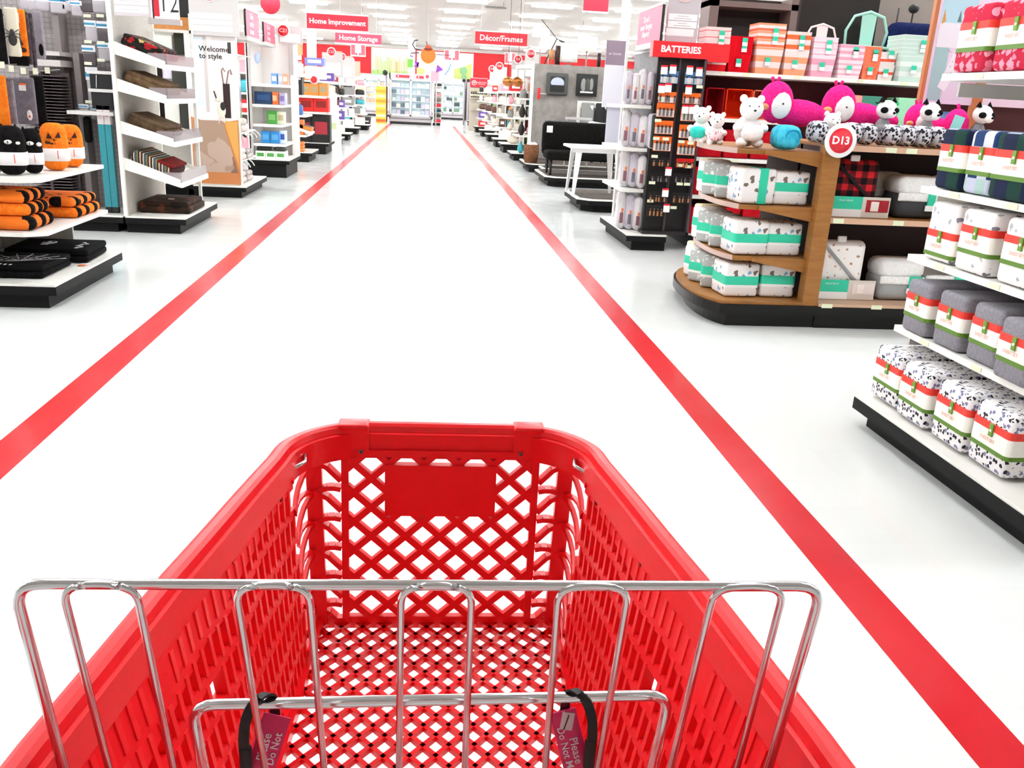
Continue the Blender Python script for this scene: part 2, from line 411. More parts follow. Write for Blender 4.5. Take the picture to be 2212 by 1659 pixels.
mb.bar(fp(gx0, gz0+.004), fp(gx1, gz0+.004), .012, .012, (0, 1, 0)); mb.bar(fp(gx0-.004, gz1), fp(gx1+.004, gz1), .012, .012, (0, 1, 0))
mb.box(CXC-.094, CXC+.094, yF-.011, yF+.004, .812, .906)
mb.o('front_gate', None, cart)
for sg in (-1, 1):
    h_ = MB(CRM); x_ = CXC + sg*.147
    h_.super(x_, yF+.012, ZR-.001, .026, .0185, .0055, .004); h_.box(x_-.026, x_+.026, yF-.006, yF-.002, ZR-.052, ZR-.0); h_.box(x_-.026, x_+.026, yF+.0285, yF+.0315, ZR-.03, ZR-.002)
    ho = h_.o('gate_hinge', None, cart)
    for dx in (-.013, .013):
        MB(M('8A7470', .3, .8)).lathe([(.0038, 0), (.0038, .0015), (.0018, .0022)], n=12, T=TR(x_+dx, yF-.0062, ZR-.042, rx=PI/2)).m(BLACK).lathe([(.0015, .0023), (.0014, .0028)], n=8, T=TR(x_+dx, yF-.0062, ZR-.042, rx=PI/2)).o('rivet', None, ho)
# basket floor: deep diagonal lattice
mb = MB(CRM); pitch = .0375
def inside(x, y): return .46 <= y <= 1.368 and abs(x-CXC) <= .208 + (1.37-y)*.035
for s_ in (1, -1):
    for k in range(-70, 70):
        run = None; step = .004; N = 520
        for i in range(N+1):
            y = .46 + (1.37-.46)*i/N; x = CXC + k*pitch + s_*(y-.9)*.88; ok = inside(x, y)
            if ok and run is None: run = (x, y)
            if run is not None and (not ok or i == N):
                if abs(y-run[1]) > .008: mb.bar((run[0], run[1], ZF-.004), (x, y, ZF-.004), .0068, .009, (0, 0, 1))
                run = None
mb.bar((CXC-.2, 1.366, ZF), (CXC+.2, 1.366, ZF), .014, .02, (0, 0, 1))
for sg in (-1, 1): mb.bar((CXC+sg*.206, 1.37, ZF), (CXC+sg*.238, .46, ZF), .012, .022, (0, 0, 1))
mb.o('basket_floor', None, cart)
# chrome seat back
def arc(pts, r, n=5):
    out = []
    for i, p in enumerate(pts):
        p = Vector(p)
        if 0 < i < len(pts)-1:
            a = (Vector(pts[i-1])-p).normalized(); b = (Vector(pts[i+1])-p).normalized()
            for k in range(n+1):
                t_ = k/n; out.append((p+a*r)*(1-t_)**2 + p*2*t_*(1-t_) + (p+b*r)*t_**2)
        else: out.append(p)
    return out
ZB = 1.14
tl, tr = L(G(28, 1262, ZB)), L(G(1776, 1266, ZB)); tl.y = tr.y = (tl.y+tr.y)/2
zb_ = .80
def low(x): q = L(AY(x, 1659, .62)); return q
def down(top, px_): q = low(px_); d = q-top; k = (zb_-top.z)/d.z; return top + d*k
seat = MB(CHR)
seat.tube(arc([down(tl, 137), tl, tr, down(tr, 1660)], .022), .0042, 12)
for a, b, la, lb in ((135, 300, 235, 374), (508, 672, 572, 700), (864, 1022, 862, 1004), (1202, 1358, 1178, 1292), (1535, 1690, 1449, 1592)):
    A = L(G(a+3, 1262, ZB)); B = L(G(b-3, 1262, ZB)); y_ = tl.y-.004; A.y = B.y = y_; A.z = B.z = ZB-.001
    DA, DB = down(A, la), down(B, lb)
    M_ = (A+B)/2 + Vector((0, 0, .004))
    pts = arc([DA, A, M_, B, DB], .014, 5)
    seat.tube(pts, .0030, 10)
so = seat.o('seat_back', None, cart)
lo = MB(CHR); a, b = L(AY(412, 1518, .665)), L(AY(1447, 1506, .665)); a.z = b.z = (a.z+b.z)/2
lo.tube(arc([a + Vector((.012, .01, -.16)), a, b, b + Vector((-.012, .01, -.16))], .022), .0052, 12); lo.o('seat_frame', None, cart)
# strap loops with pink safety labels
PK = M('E0195E', .45)
for i, (px_, py_, s_) in enumerate(((560, 1530, -1), (1252, 1520, 1))):
    p = L(AY(px_, py_, .66)); st = MB(RUB)
    ring = [p + Vector((s_*(-.004 + .020*math.sin(t_*.9)), -.011*math.cos(t_), .013 - .013*(1-math.cos(t_*.5)) * .6 + .008*math.cos(t_))) for t_ in [k*.5-1.4 for k in range(7)]]
    a0 = p + Vector((-s_*.011, .012, .004))
    path = [a0 + Vector((0, 0, -.03)), a0, p + Vector((-s_*.006, .002, .015)), p + Vector((s_*.004, -.010, .012)), p + Vector((s_*.010, -.014, -.004)), p + Vector((s_*.012, -.014, -.028)), p + Vector((s_*.011, -.012, -.06))]
    sm = []
    for k in range(len(path)-1):
        for q in range(4): sm.append(path[k].lerp(path[k+1], q/4))
    sm.append(path[-1])
    for it in range(3): sm = [sm[0]] + [(sm[j-1]+sm[j]*2+sm[j+1])/4 for j in range(1, len(sm)-1)] + [sm[-1]]
    for u, v in zip(sm, sm[1:]): st.bar(u, v + (v-u)*.15, .009, .0022, Vector((0, 1, .2)) if (u-v).z > .001 else Vector((0, .3, 1)))
    st.super(p.x+s_*.011, p.y-.012, p.z-.046, .0055, .004, .016, .003)
    sto = st.o('safety_strap', None, cart)
    lb_ = MB(PK); T = TR(p.x - s_*.004, p.y+.0, p.z-.048, rx=-.15, ry=-s_*.28)
    lb_.super(0, 0, 0, .0125, .0012, .038, .0012, T); lbo = lb_.o('safety_label', None, sto); lbo['label'] = 'pink safety label with white lettering'
    W_ = M('F6D8E2', .5); Tt = T @ TR(0, -.0016, 0, rx=PI/2, ry=0) @ Matrix.Rotation(PI/2 if i == 0 else -PI/2, 4, 'Z')
    text('Please', .011, W_, Tt @ TR(.006 if i == 0 else .004, .003, 0), lbo, depth=.0002, bold=.0001)
    text('Do Not' if i == 0 else 'Do Not Move', .010, W_, Tt @ TR(.006, -.006, 0), lbo, depth=.0002, bold=.0001)
    MB(M('E9C4C8', .5)).super(0, 0, 0, .006, .0006, .009, .0006, T @ TR(.002, -.0012, -.026 if i == 0 else .027, ry=.4)).m(M('2A1620', .5)).tube([T @ Vector((-.003, -.0022, (-.033 if i == 0 else .02))), T @ Vector((.005, -.0022, (-.02 if i == 0 else .033)))], .0006, 5).o('icon', None, lbo)
# handle, chassis and wheels (behind and under the basket)
ch = MB(CRM)
for sg in (-1, 1):
    ch.tube([(CXC+sg*.30, .45, .92), (CXC+sg*.29, .42, .55), (CXC+sg*.26, .44, .24), (CXC+sg*.24, .5, .15)], .014, 10)
    ch.tube([(CXC+sg*.255, .44, .22), (CXC+sg*.20, 1.14, .19)], .013, 10)
    ch.tube([(CXC+sg*.22, .84, .21), (CXC+sg*.215, .80, .60)], .010, 10)
ch.tube([(CXC-.2, 1.14, .19), (CXC+.2, 1.14, .19)], .013, 10)
for k in range(6): ch.tube([(CXC-.2+.08*k, .46, .22), (CXC-.18+.072*k, 1.14, .195)], .006, 8)
ch.tube([(CXC-.25, .46, .22), (CXC+.25, .46, .22)], .012, 8)
ch.o('chassis', None, cart)
hd = MB(CRM); hd.tube([(CXC-.31, .45, .92), (CXC-.30, .36, 1.0), (CXC-.24, .33, 1.02), (CXC+.24, .33, 1.02), (CXC+.30, .36, 1.0), (CXC+.31, .45, .92)], .015, 12); hd.o('handle', None, cart)
for sg in (-1, 1):
    for yy in (.50, 1.10):
        xx = CXC + sg*(.24 if yy < 1 else .19)
        fk = MB(M('9C9C9E', .3, .9)).box(xx-.022, xx-.016, yy-.02, yy+.02, .05, .15).box(xx+.016, xx+.022, yy-.02, yy+.02, .05, .15).box(xx-.022, xx+.022, yy-.025, yy+.025, .145, .185).o('caster_fork', None, cart)
        MB(RUB).lathe([(.03, -.013), (.058, -.013), (.062, -.008), (.062, .008), (.058, .013), (.03, .013)], n=24, T=TR(xx, yy, .062, ry=PI/2)).m(M('B0B0B0', .4)).lathe([(.028, -.014), (.028, .014)], n=16, T=TR(xx, yy, .062, ry=PI/2)).o('wheel', None, fk)
# ================================================================ shelving builders
TAGC = M('E4E8C8', .6); SHW = M('EFEDE6', .35); WOOD = NT('wood_laminate', .45)
z1 = WOOD.n('ShaderNodeTexNoise', i_Scale=6.0, i_Detail=6.0); WOOD.l(WOOD.co((1, 1, 8)), z1.inputs['Vector']); WOOD.base(WOOD.ramp(z1.outputs['Fac'], [(.3, '96622F'), (.7, 'A8733C')])); WOODM = WOOD.m
KB = M('0A0A09', .6, 0.0, .25); KB2 = M('0E0E0B', .4, 0.0, .3); DBR = M('2A100E', .7); BACKG = fabric('B4AEA6', 'BDB8B0', 40)
def chamf(xf, s, xb, y0, y1, c=.0):                 # outline: aisle edge xf (with clipped corners), back xb
    p = [(xb, y0), (xf + s*c, y0), (xf, y0+c), (xf, y1-c), (xf + s*c, y1), (xb, y1)] if c else [(xb, y0), (xf, y0), (xf, y1), (xb, y1)]
    return p if s < 0 else p[::-1]
def fixture(name, label, xf, s, xb, y0, y1, deck=.17, base=KB, top=SHW, c=.0, lip=.05, inset=.07, cat='shelf unit'):
    t_ = thing(name, label, cat, (xf, y0, 0))
    off = Matrix.Translation((-xf, -y0, 0))
    k = MB(base).prism(chamf(xf + s*inset, s, xb, y0+.04, y1-.04, c), 0, deck-.07, off); k.prism(chamf(xf, s, xb, y0, y1, c), deck-.07, deck-.012, off); k.o('kick_base', None, t_)
    MB(top).prism(chamf(xf+s*.004, s, xb, y0+.004, y1-.004, c), deck-.012, deck+.004, off).o('deck', None, t_)
    t_['off'] = 1
    return t_, off
def shelf_part(t_, off, x0, x1, y0, y1, z, th=.035, mat=SHW, name='shelf', tags=(), face=None, tilt=0):
    m = MB(mat).box(x0, x1, y0, y1, z-th, z, off)
    m.m(TAGC)
    for u in tags:
        if face == 'x0': m.box(x0-.004, x0, u-.035, u+.035, z-th+.006, z-.004, off)
        elif face == 'x1': m.box(x1, x1+.004, u-.035, u+.035, z-th+.006, z-.004, off)
        else: m.box(u-.035, u+.035, y0-.004, y0, z-th+.006, z-.004, off)
    o = m.o(name, None, t_); return o
# ================================================================ right: bedding end display
t_, off = fixture('shelf_unit', 'white shelf unit stacked with wrapped flannel sheet sets beside the cart', 2.2, 1, 2.95, 2.62, 4.02, .155)
MB(SHW).box(2.9, 2.95, 2.62, 4.02, .15, 2.2, off).o('back_panel', None, t_)
for z, x in ((.535, 2.32), (.885, 2.32), (1.205, 2.32), (1.70, 2.32)): shelf_part(t_, off, x, 2.9, 2.62, 3.98, z, .03, tags=(2.9, 3.3, 3.7), face='x0')
for z in (.50, .85, 1.17, 1.665): MB(M('C9C6BE', .4)).box(2.40, 2.9, 3.955, 3.97, z-.06, z, off).o('shelf_bracket', None, t_)
def sheet_pack(name, fab, w_, h_, d_, band=(.45, .9), text_c='E8A090', nm=None):
    t_ = thing('sheet_set', name, 'sheet set', (0, 0, 0))
    b = MB(fab).super(0, 0, h_/2, d_/2, w_/2, h_/2, .022).o('folded_sheets', None, t_)
    z0, z1 = h_*(1-band[1]), h_*(1-band[0]); x = -d_/2-.003
    wr = MB(M('F8F5EC', .5)).prism(rrect(d_+.006, w_+.006, .023), z0, z1)
    wr.m(M('E8382A', .5)).prism(rrect(d_+.008, w_+.008, .024), z1-.024, z1+.006)
    wr.m(M('5C8424', .5)).prism(rrect(d_+.008, w_+.008, .024), z0-.006, z0+.012)
    w2 = wr.o('paper_wrap', None, t_)
    g = MB(M('6E9A34', .5)).box(x-.008, x-.001, -w_*.05-.011, -w_*.05+.011, z1-.045, z1+.006).m(M('F4F0D8', .5)).lathe([(.0065, 0), (.006, .001)], n=12, T=TR(x-.008, -w_*.05, z1-.022, ry=-PI/2)).o('tag', None, w2)
    text('SHEET SET', .02, M(text_c, .6), face_left(x-.0055, 0, (z0+z1)/2-.01), w2, depth=.0003)
    return t_
FAB = {'deck': spots('EDEAEA', '2A2830', '8080A0', 52., .42), 'grey': fabric('85838A', '95929A', 90), 'tree': spots('F2EEEC', '807E88', 'B4B2B6', 22., .27),
       'plaid': plaid('14203E', '163C34', 'B8BCD4', '1C2A5C', .17, 'yz'), 'plaid2': plaid('C2C4D8', 'A8C4BE', '1E3A6A', 'D4D6E4', .13, 'yz'), 'pink': spots('CC2444', 'F6A0B4', 'F288A0', 26., .42)}
row = [('deck', .17, [(3.88, 'word printed', 'at the far end'), (3.60, 'word printed', 'second from the far end'), (3.32, 'word printed', 'third from the far end'), (3.06, 'word printed', 'at the cart end'), ], .285, .26, 'bottom deck'),
       ('grey', .536, [(3.81, 'plain grey', 'at the far end'), (3.56, 'plain grey', 'second from the far end'), (3.32, 'plain grey', 'third from the far end'), (3.06, 'plain grey', 'pulled forward nearest the cart')], .245, .245, 'second shelf'),
       ('tree', .887, [(3.77, 'white tree print', 'at the far end'), (3.49, 'white tree print', 'in the middle'), (3.21, 'white tree print', 'nearest the cart')], .27, .26, 'third shelf'),
       ('plaid', 1.207, [(3.78, 'navy and green plaid', 'at the far end'), (3.58, 'pale blue plaid', 'in the middle'), (3.34, 'navy and green plaid', 'nearest the cart')], .27, .26, 'fourth shelf'),
       ('pink', 1.702, [(3.79, 'pink snowflake print', 'at the far end'), (3.53, 'pink snowflake print', 'nearest the cart')], .25, .27, 'top shelf')]
for key, z, its, w_, h_, sh in row:
    for i, (y, a, b) in enumerate(its):
        f_ = FAB['plaid2'] if a == 'pale blue plaid' else FAB[key]
        ww = w_-.045 if key in ('deck', 'grey', 'tree') else w_-.02 if key != 'plaid' else .19 if i < 2 else .26
        p = sheet_pack('%s sheet set, %s of the bedding unit, %s' % (a, sh, b), f_, ww, h_, .42, (.28, .68) if key != 'tree' or i else (.5, .9))
        p.location = (2.24+.21+.02 + ((i*37+int(z*10)*13) % 5-2)*.006 + (0 if key == 'deck' else .06) - (.03 if 'pulled' in b else 0), y, z+.002); p['group'] = 'sheet sets on the bedding unit'
# ================================================================ right: low curved children's unit with the D13 sign
AR = [(2.86, 5.985), (2.14, 5.985), (2.06, 6.15), (2.02, 6.35), (2.015, 6.55), (2.035, 6.8), (2.09, 7.05), (2.2, 7.28), (2.4, 7.42)]
_a = AR[1:]; _s = []
for i in range(len(_a)-1):                          # smooth the rounded end
    p0, p1, p2, p3 = _a[max(0, i-1)], _a[i], _a[i+1], _a[min(len(_a)-1, i+2)]
    for k in range(3):
        u = k/3; _s.append(tuple(.5*(2*p1[j] + (p2[j]-p0[j])*u + (2*p0[j]-5*p1[j]+4*p2[j]-p3[j])*u*u + (3*p1[j]-p0[j]-3*p2[j]+p3[j])*u**3) for j in (0, 1)))
AR = [AR[0], _a[0]] + _s[1:] + [_a[-1]]
def arc_poly(dx, y0, cut=0): return [(2.88, y0)] + [(x+dx, max(y, y0)) for x, y in AR[1:]] + [(2.88, 7.42)]
t_ = thing('curved_shelf_unit', 'low wood shelf unit with rounded end under the D13 sign', 'shelf unit', (2.88, 6.0, 0)); off = Matrix.Translation((-2.88, -6.0, 0))
k = MB(KB2).prism(arc_poly(.09, 6.03)[::-1], 0, .11, off).prism(arc_poly(0, 5.985)[::-1], .10, .168, off).box(2.88, 7.5, 6.02, 7.42, 0, .11, off).box(2.88, 7.5, 5.985, 7.46, .10, .168, off); k.o('kick_base', None, t_)
MB(WOODM).prism(arc_poly(.02, 6.0)[::-1], .168, .19, off).m(M('C8A488', .5)).box(2.88, 7.5, 5.98, 7.4, .168, .19, off).m(TAGC).box(2.90, 2.98, 5.975, 5.98, .160, .19, off).box(3.28, 3.36, 5.975, 5.98, .160, .19, off).o('deck', None, t_)
MB(WOODM).box(2.76, 2.875, 6.0, 6.1, .19, 1.30, off).o('post', None, t_)
MB(DBR).box(2.86, 7.5, 6.62, 6.66, .19, 1.28, off).box(2.86, 2.885, 6.1, 7.3, .19, 1.28, off).o('back_panel', None, t_)
for z in (.50, .865, 1.245):
    m = MB(WOODM).prism(arc_poly(.14 if z < 1 else .08, 6.08)[::-1], z-.03, z, off)
    m.add([off @ Vector(v) for v in ((2.36, 6.05, z), (2.76, 6.05, z), (2.76, 6.05, z-.10), (2.36, 6.05, z-.03), (2.36, 6.09, z), (2.76, 6.09, z), (2.76, 6.09, z-.10), (2.36, 6.09, z-.03))], [(0, 3, 2, 1), (4, 5, 6, 7), (0, 1, 5, 4), (3, 7, 6, 2), (0, 4, 7, 3)])
    ap = [(x + (.135 if z < 1 else .075), y) for x, y in AR[3:20]]
    m.m(M('C4A89C', .35))
    for (a, b), (c, d) in zip(ap, ap[1:]): m.bar(off @ Vector((a, b, z-.012)), off @ Vector((c, d, z-.012)), .036, .004, Vector((-(d-b), c-a, 0)))
    m.m(TAGC)
    for (a, b), (c, d) in list(zip(ap, ap[1:]))[1::4]:
        u = Vector((a, b, z-.012)); v = Vector((c, d, z-.012)); mm = (u+v)/2; n_ = Vector((-(d-b), c-a, 0)).normalized()*.004
        m.bar(off @ (mm + (u-mm)*.3 - n_), off @ (mm + (v-mm)*.3 - n_), .028, .002, n_)
    m.o('curved_shelf', None, t_)
for z in (.80, 1.30):
    MB(WOODM).box(2.88, 7.5, 6.03, 6.64, z-.03, z, off).m(M('D2A88C', .45)).box(2.88, 7.5, 6.02, 6.03, z-.035, z+.005, off).m(TAGC).box(*((2.9, 2.98) if z < 1 else (3.2, 3.28)), 6.014, 6.02, z-.032, z+.002, off).box(3.35, 3.43, 6.014, 6.02, z-.032, z+.002, off).o('shelf', None, t_)
MB(WOODM).box(2.88, 7.5, 6.64, 7.3, 1.27, 1.30, off).o('top_board', None, t_)
# round D13 sign
sg = thing('aisle_sign', 'round red and white D13 sign on the wooden post', 'sign', (2.83, 5.95, 1.335))
MB(M('F6F4F2', .4)).lathe([(.112, -.004), (.114, 0), (.112, .004)], n=40, T=TR(rx=PI/2)).o('disc', None, sg)
MB(M('E81830', .4)).lathe([(.083, .004), (.083, .0055)], n=40, T=TR(rx=PI/2)).o('red_disc', None, sg)
text('D13', .072, M('FFFFFF', .5), face_cam(0, -.0062, 0), sg, bold=.002)
MB(M('C8C8C8', .3)).box(-.01, .01, .004, .05, -.05, -.03).o('bracket', None, sg)
# wrapped baby blankets
TEAL = M('2CCCA4', .45); TEALD = M('20A88C', .5)
PR = {'white animal print': spots('EFEAE8', '7C6C64', '88A8C8', 21., .32), 'grey star': spots('B4B6B4', 'ECECE8', 'E0E0DE', 20., .3), 'yellow bird print': spots('ECE2BE', 'CBB46A', 'E8D8A0', 12., .3), 'white': fabric('F0ECEA', 'E6E2E0', 30)}
def blanket(label, pr, w_, h_, d_, vert=False, hoff=0.0):
    t_ = thing('wrapped_blanket', label, 'blanket', group='wrapped blankets on the curved unit')
    MB(PR[pr]).super(0, 0, h_/2, w_/2, d_/2, h_/2, .02).o('folded_blanket', None, t_)
    m = MB(TEAL)
    if vert: m.box(w_*.0, w_*.24, -d_/2-.003, d_/2+.003, .002, h_+.003)
    else: m.prism(rrect(w_+.006, d_+.006, .022), h_*(.36+hoff), h_*(.62+hoff)).m(M('F4F2F0', .5)).prism(rrect(w_+.004, d_+.004, .021), h_*(.28+hoff), h_*(.37+hoff))
    m.o('paper_band', None, t_); return t_
arcp = [(2.615, 6.27, 0), (2.325, 6.25, 0), (2.24, 6.50, -.5), (2.22, 6.70, -.9), (2.24, 6.90, -1.25), (2.30, 7.10, -1.5)]
prs = ['white animal print', 'white animal print', 'grey star', 'grey star', 'white', 'yellow bird print']
where = ['beside the post', 'second from the post', 'third from the post', 'fourth from the post', 'fifth from the post', 'last on the far curve']
for si, (z, sn) in enumerate(((.19, 'deck'), (.50, 'middle shelf'), (.865, 'upper shelf'))):
    for i, (x, y, a) in enumerate(arcp):
        if si and i == 1: x += .03
        if si: x += .03 if i > 1 else 0
        if i > 1: x += .02
        w_ = .26 if i < 2 else .20; h_ = .245
        b = blanket('%s baby blanket, %s of curved unit, %s' % (prs[i], sn, where[i]), prs[i], w_, h_ if i else (.235 if si else .245), .26 if i < 2 else .20, vert=(si == 2 and i == 1), hoff=(.0 if i % 2 else .04))
        b.location = (x, y, z+.005); b.rotation_euler = (0, 0, a + (.06 if i == 1 else 0))
# hooded towels and rolled bathrobes behind
def hooded(label, mat, trim, x, z, h_, pic):
    t_ = thing('hooded_towel', label, 'towel', (x, 6.17, z)); w_ = .40
    MB(mat).super(w_/2-.02, .06, h_*.54, w_/2-.01, .05, h_*.46, .045).o('folded_towel', None, t_)
    MB(trim).bar((.02, .004, h_*.96), (w_*.80, .004, h_*.30), .02, .012, (0, 1, 0)).o('hood_edge', None, t_)
    MB(M('EDEBE8', .5)).super(.17, .03, h_+.01, .035, .01, .022, .008).o('hanger', None, t_)
    cd = MB(TEAL).box(0, .25, -.03, -.024, 0, .145).m(M('F4F2F0', .5)).box(0, .25, -.032, -.029, 0, .055).m(M('D8CCC0', .5)).box(.25, .46, -.03, -.024, 0, .145).m(pic).box(.28, .45, -.033, -.03, .04, .125).m(M('F6E8E0', .5)).super(.345, -.033, .08, .03, .003, .035, .003).o('card_sleeve', None, t_)
    text('cloud island', .022, M('D8F4EA', .5), face_cam(.12, -.0315, .118), cd, depth=.0003)
    return t_
hooded('red and black checked hooded towel on the shelf beside the D13 post', plaid('C81C24', '6A1018', '5A0E14', '100C0C', .092), M('0E0C0C', .9), 2.91, .803, .40, M('A81C28', .8))
hooded('white hooded towel with small brown prints on the deck beside the D13 post', spots('F2ECE8', 'C89A78', 'B88A6C', 20., .2), M('9A9A9A', .9), 2.91, .194, .43, M('E8DAD4', .8))
def bag_roll(label, dark, x, y, z):
    t_ = thing('plush_blanket', label, 'blanket', (x, y, z)); 
    MB(fabric(dark, dark, 50)).super(.15, .12, .10, .17, .13, .10, .05).m(fabric('F2F0EE', 'E6E4E2', 60)).super(.15, .12, .23, .175, .135, .075, .06).o('folded_plush', None, t_)
    MB(fabric('F4F2F0', 'E8E6E4', 60)).super(.15, -.012, .155, .172, .01, .03, .01).o('ribbon', None, t_)
    MB(TEAL).box(.20, .30, -.03, -.022, .10, .19).m(M('F6F4F2', .5)).box(.19, .29, -.03, -.022, .06, .10).o('label_card', None, t_); return t_
bag_roll('dark grey and white plush blanket folded beside the red checked towel', '4A4A4C', 3.46, 6.18, .803)
bag_roll('light grey and white plush blanket folded on the deck beside the white printed towel', 'A8AAAA', 3.42, 6.15, .194)
bag_roll('dark grey plush blanket half hidden behind the flannel sheet sets', '3A3A3C', 3.82, 6.22, .803)
bag_roll('pale grey plush blanket on the deck, half hidden behind the grey sheet sets', 'B0B2B2', 3.82, 6.22, .194)
bl = bag_roll('small white blanket standing between the checked towel and grey blanket', '8E8E90', 3.33, 6.48, .803)
# soft toys along the top
PNK = fabric('E81C7C', 'F03490', 70); WF = fabric('F4F0EE', 'FAF6F4', 70)
def bird(label, x, y, z, s_=1.0, flip=0.0):
    t_ = thing('plush_bird', label, 'soft toy', (x, y, z), flip); t_.scale = (s_,)*3
    m = MB(PNK).ell(.12, .05, .17, .125, .11, .15).ell(.30, .08, .10, .22, .12, .10).ell(.50, .10, .075, .13, .10, .075).tube([(.08, .05, .31), (.07, .05, .345)], .012, 8).tube([(.11, .05, .31), (.125, .05, .345)], .012, 8)
    m.o('body', None, t_)
    f_ = MB(WF).ell(.13, -.028, .15, .078, .05, .095).m(M('101010', .2)).ell(.125, -.080, .16, .007, .006, .007).o('face', None, t_)
    MB(fabric('F0A070', 'F4B080', 60)).ell(.015, -.01, .135, .035, .028, .024).o('beak', None, t_)
    return t_
bird('large pink plush bird with white face, standing above the blue rolled blanket', 2.40, 6.36, 1.40, .98)
bird('pink plush bird with white face, between the striped bins and rolled print blankets', 2.90, 6.42, 1.40, .98)
bird('pink plush bird mostly hidden behind the middle black and white plush raccoon', 3.58, 6.48, 1.36, .8)
t_ = thing('plush_bird', 'round pink plush bird with a pale blue tag by the poster', 'soft toy', (3.88, 6.35, 1.32)); MB(PNK).ell(0, 0, .15, .09, .08, .12).tube([(0, 0, .26), (-.01, 0, .30)], .012, 8).ell(-.16, 0, .09, .13, .07, .05).o('body', None, t_); MB(M('9CE0E0', .5)).box(-.13, -.05, -.10, -.095, .08, .2, TR(ry=.25)).o('tag', None, t_)
BLKF = fabric('121212', '1C1C1E', 80); GRF = fabric('8C8C8E', '9C9C9E', 80)
pr_roll = spots('CCCAD0', '1E1E24', '5A5A66', 38., .45)
def raccoon(label, x, y, z, rz=0.0):
    t_ = thing('plush_raccoon', label, 'soft toy', (x, y, z), rz)
    MB(GRF).ell(0, .02, -.07, .06, .05, .10).ell(-.05, -.04, -.05, .025, .05, .03).ell(.05, -.04, -.05, .025, .05, .03).o('body', None, t_)
    MB(WF).ell(0, 0, .08, .075, .06, .065).ell(.005, -.055, .05, .035, .03, .028).o('head', None, t_)
    m = MB(BLKF)
    for q in (-1, 1): m.ell(q*.042, -.040, .075, .030, .022, .022, None, 12, 8); m.lathe([(.022, 0), (.012, .02), (.002, .04)], q*.048, 0, .13, 10)
    m.ell(.008, -.086, .058, .011, .008, .009); m.o('mask', None, t_)
    return t_
for i, (px_, lb) in enumerate(((1913, 'left one, beside the pink bird'), (2008, 'middle one, in front of the pink plush'), (2122, 'right one, by the poster and plaid sheets'), (1800, 'one peeking out behind the second pink bird'))):
    p = AY(px_, 252, 6.28 + (.3 if i == 3 else 0)); raccoon('plush raccoon on rolled blankets, ' + lb, p.x, p.y, 1.475 if i < 3 else 1.43, .25 if i == 2 else .1)
for i, px_ in enumerate((1772, 1845, 1878, 1930, 1962, 1995, 2032)):
    p = AY(px_, 290, 6.12); t_ = thing('rolled_blanket', 'rolled black and white print blanket, ' + ['first right of the blue roll', 'just right of the D13 sign', 'second right of the D13 sign', 'under the left raccoon', 'between the left and middle raccoons', 'under the middle raccoon', 'last before the plaid sheets'][i], 'blanket', (p.x, p.y, 1.303), group='rolled print blankets on the kids unit')
    r = .075
    MB(pr_roll).ell(0, .06, r+.005, .058, .12, r, None, 14, 10, .75).o('roll', None, t_)
t_ = thing('rolled_blanket', 'shiny blue rolled plush blanket on the rounded wood end', 'blanket', (2.53, 6.12, 1.25))
m = MB(fabric('2AA8CC', '4CC4DC', 25, .5)).ell(0, .06, .085, .09, .13, .085, None, 18, 12, .7); m.m(fabric('1C88AC', '2A98BC', 25, .5)); m.tube([(math.cos(a)*(.065-.0075*a), -.062+.002*a, .085+math.sin(a)*(.062-.0075*a)) for a in [k*.4 for k in range(18)]], .008, 6); m.o('roll', None, t_)
def white_bear(label, x, y, z, s_, rz, bl='teal'):
    t_ = thing('plush_bear', label, 'soft toy', (x, y, z), rz); t_.scale = (s_,)*3
    MB(WF).ell(0, .02, .10, .085, .075, .10).ell(0, -.03, .235, .075, .07, .07).ell(-.055, -.02, .295, .025, .015, .025).ell(.055, -.02, .295, .025, .015, .025).ell(-.08, -.06, .12, .03, .06, .03).ell(.08, -.06, .12, .03, .06, .03).ell(-.05, -.08, .03, .035, .06, .03).ell(.05, -.08, .03, .035, .06, .03).o('body', None, t_)
    MB(WF).ell(0, -.095, .22, .032, .028, .026).m(M('101010', .3)).ell(-.028, -.088, .25, .006, .006, .006).ell(.028, -.088, .25, .006, .006, .006).ell(0, -.122, .225, .009, .006, .007).o('face', None, t_)
    MB(fabric('2CC8B4', '48D4C4', 30) if bl == 'teal' else WF if bl == 'plain' else spots('F2D8DC', 'E85070', '5CB88C', 40., .4)).ell(0, -.12, .09, .07, .05, .05, None, 14, 8, .8).o('rolled_blanket', None, t_); return t_
white_bear('white plush bear hugging a teal roll at the far curve of the wood shelf', 2.10, 6.78, 1.25, .85, -.5)
white_bear('white plush bear with flowered pink roll on the rounded wood shelf', 2.13, 6.50, 1.25, .72, -.3, 'flower')
white_bear('largest white plush bear, next to the blue rolled blanket', 2.31, 6.34, 1.25, 1.12, -.1, 'plain')
white_bear('white plush bear seated among the rolled print blankets by the D13 sign', 2.86, 6.22, 1.27, .8, .1, 'flower')
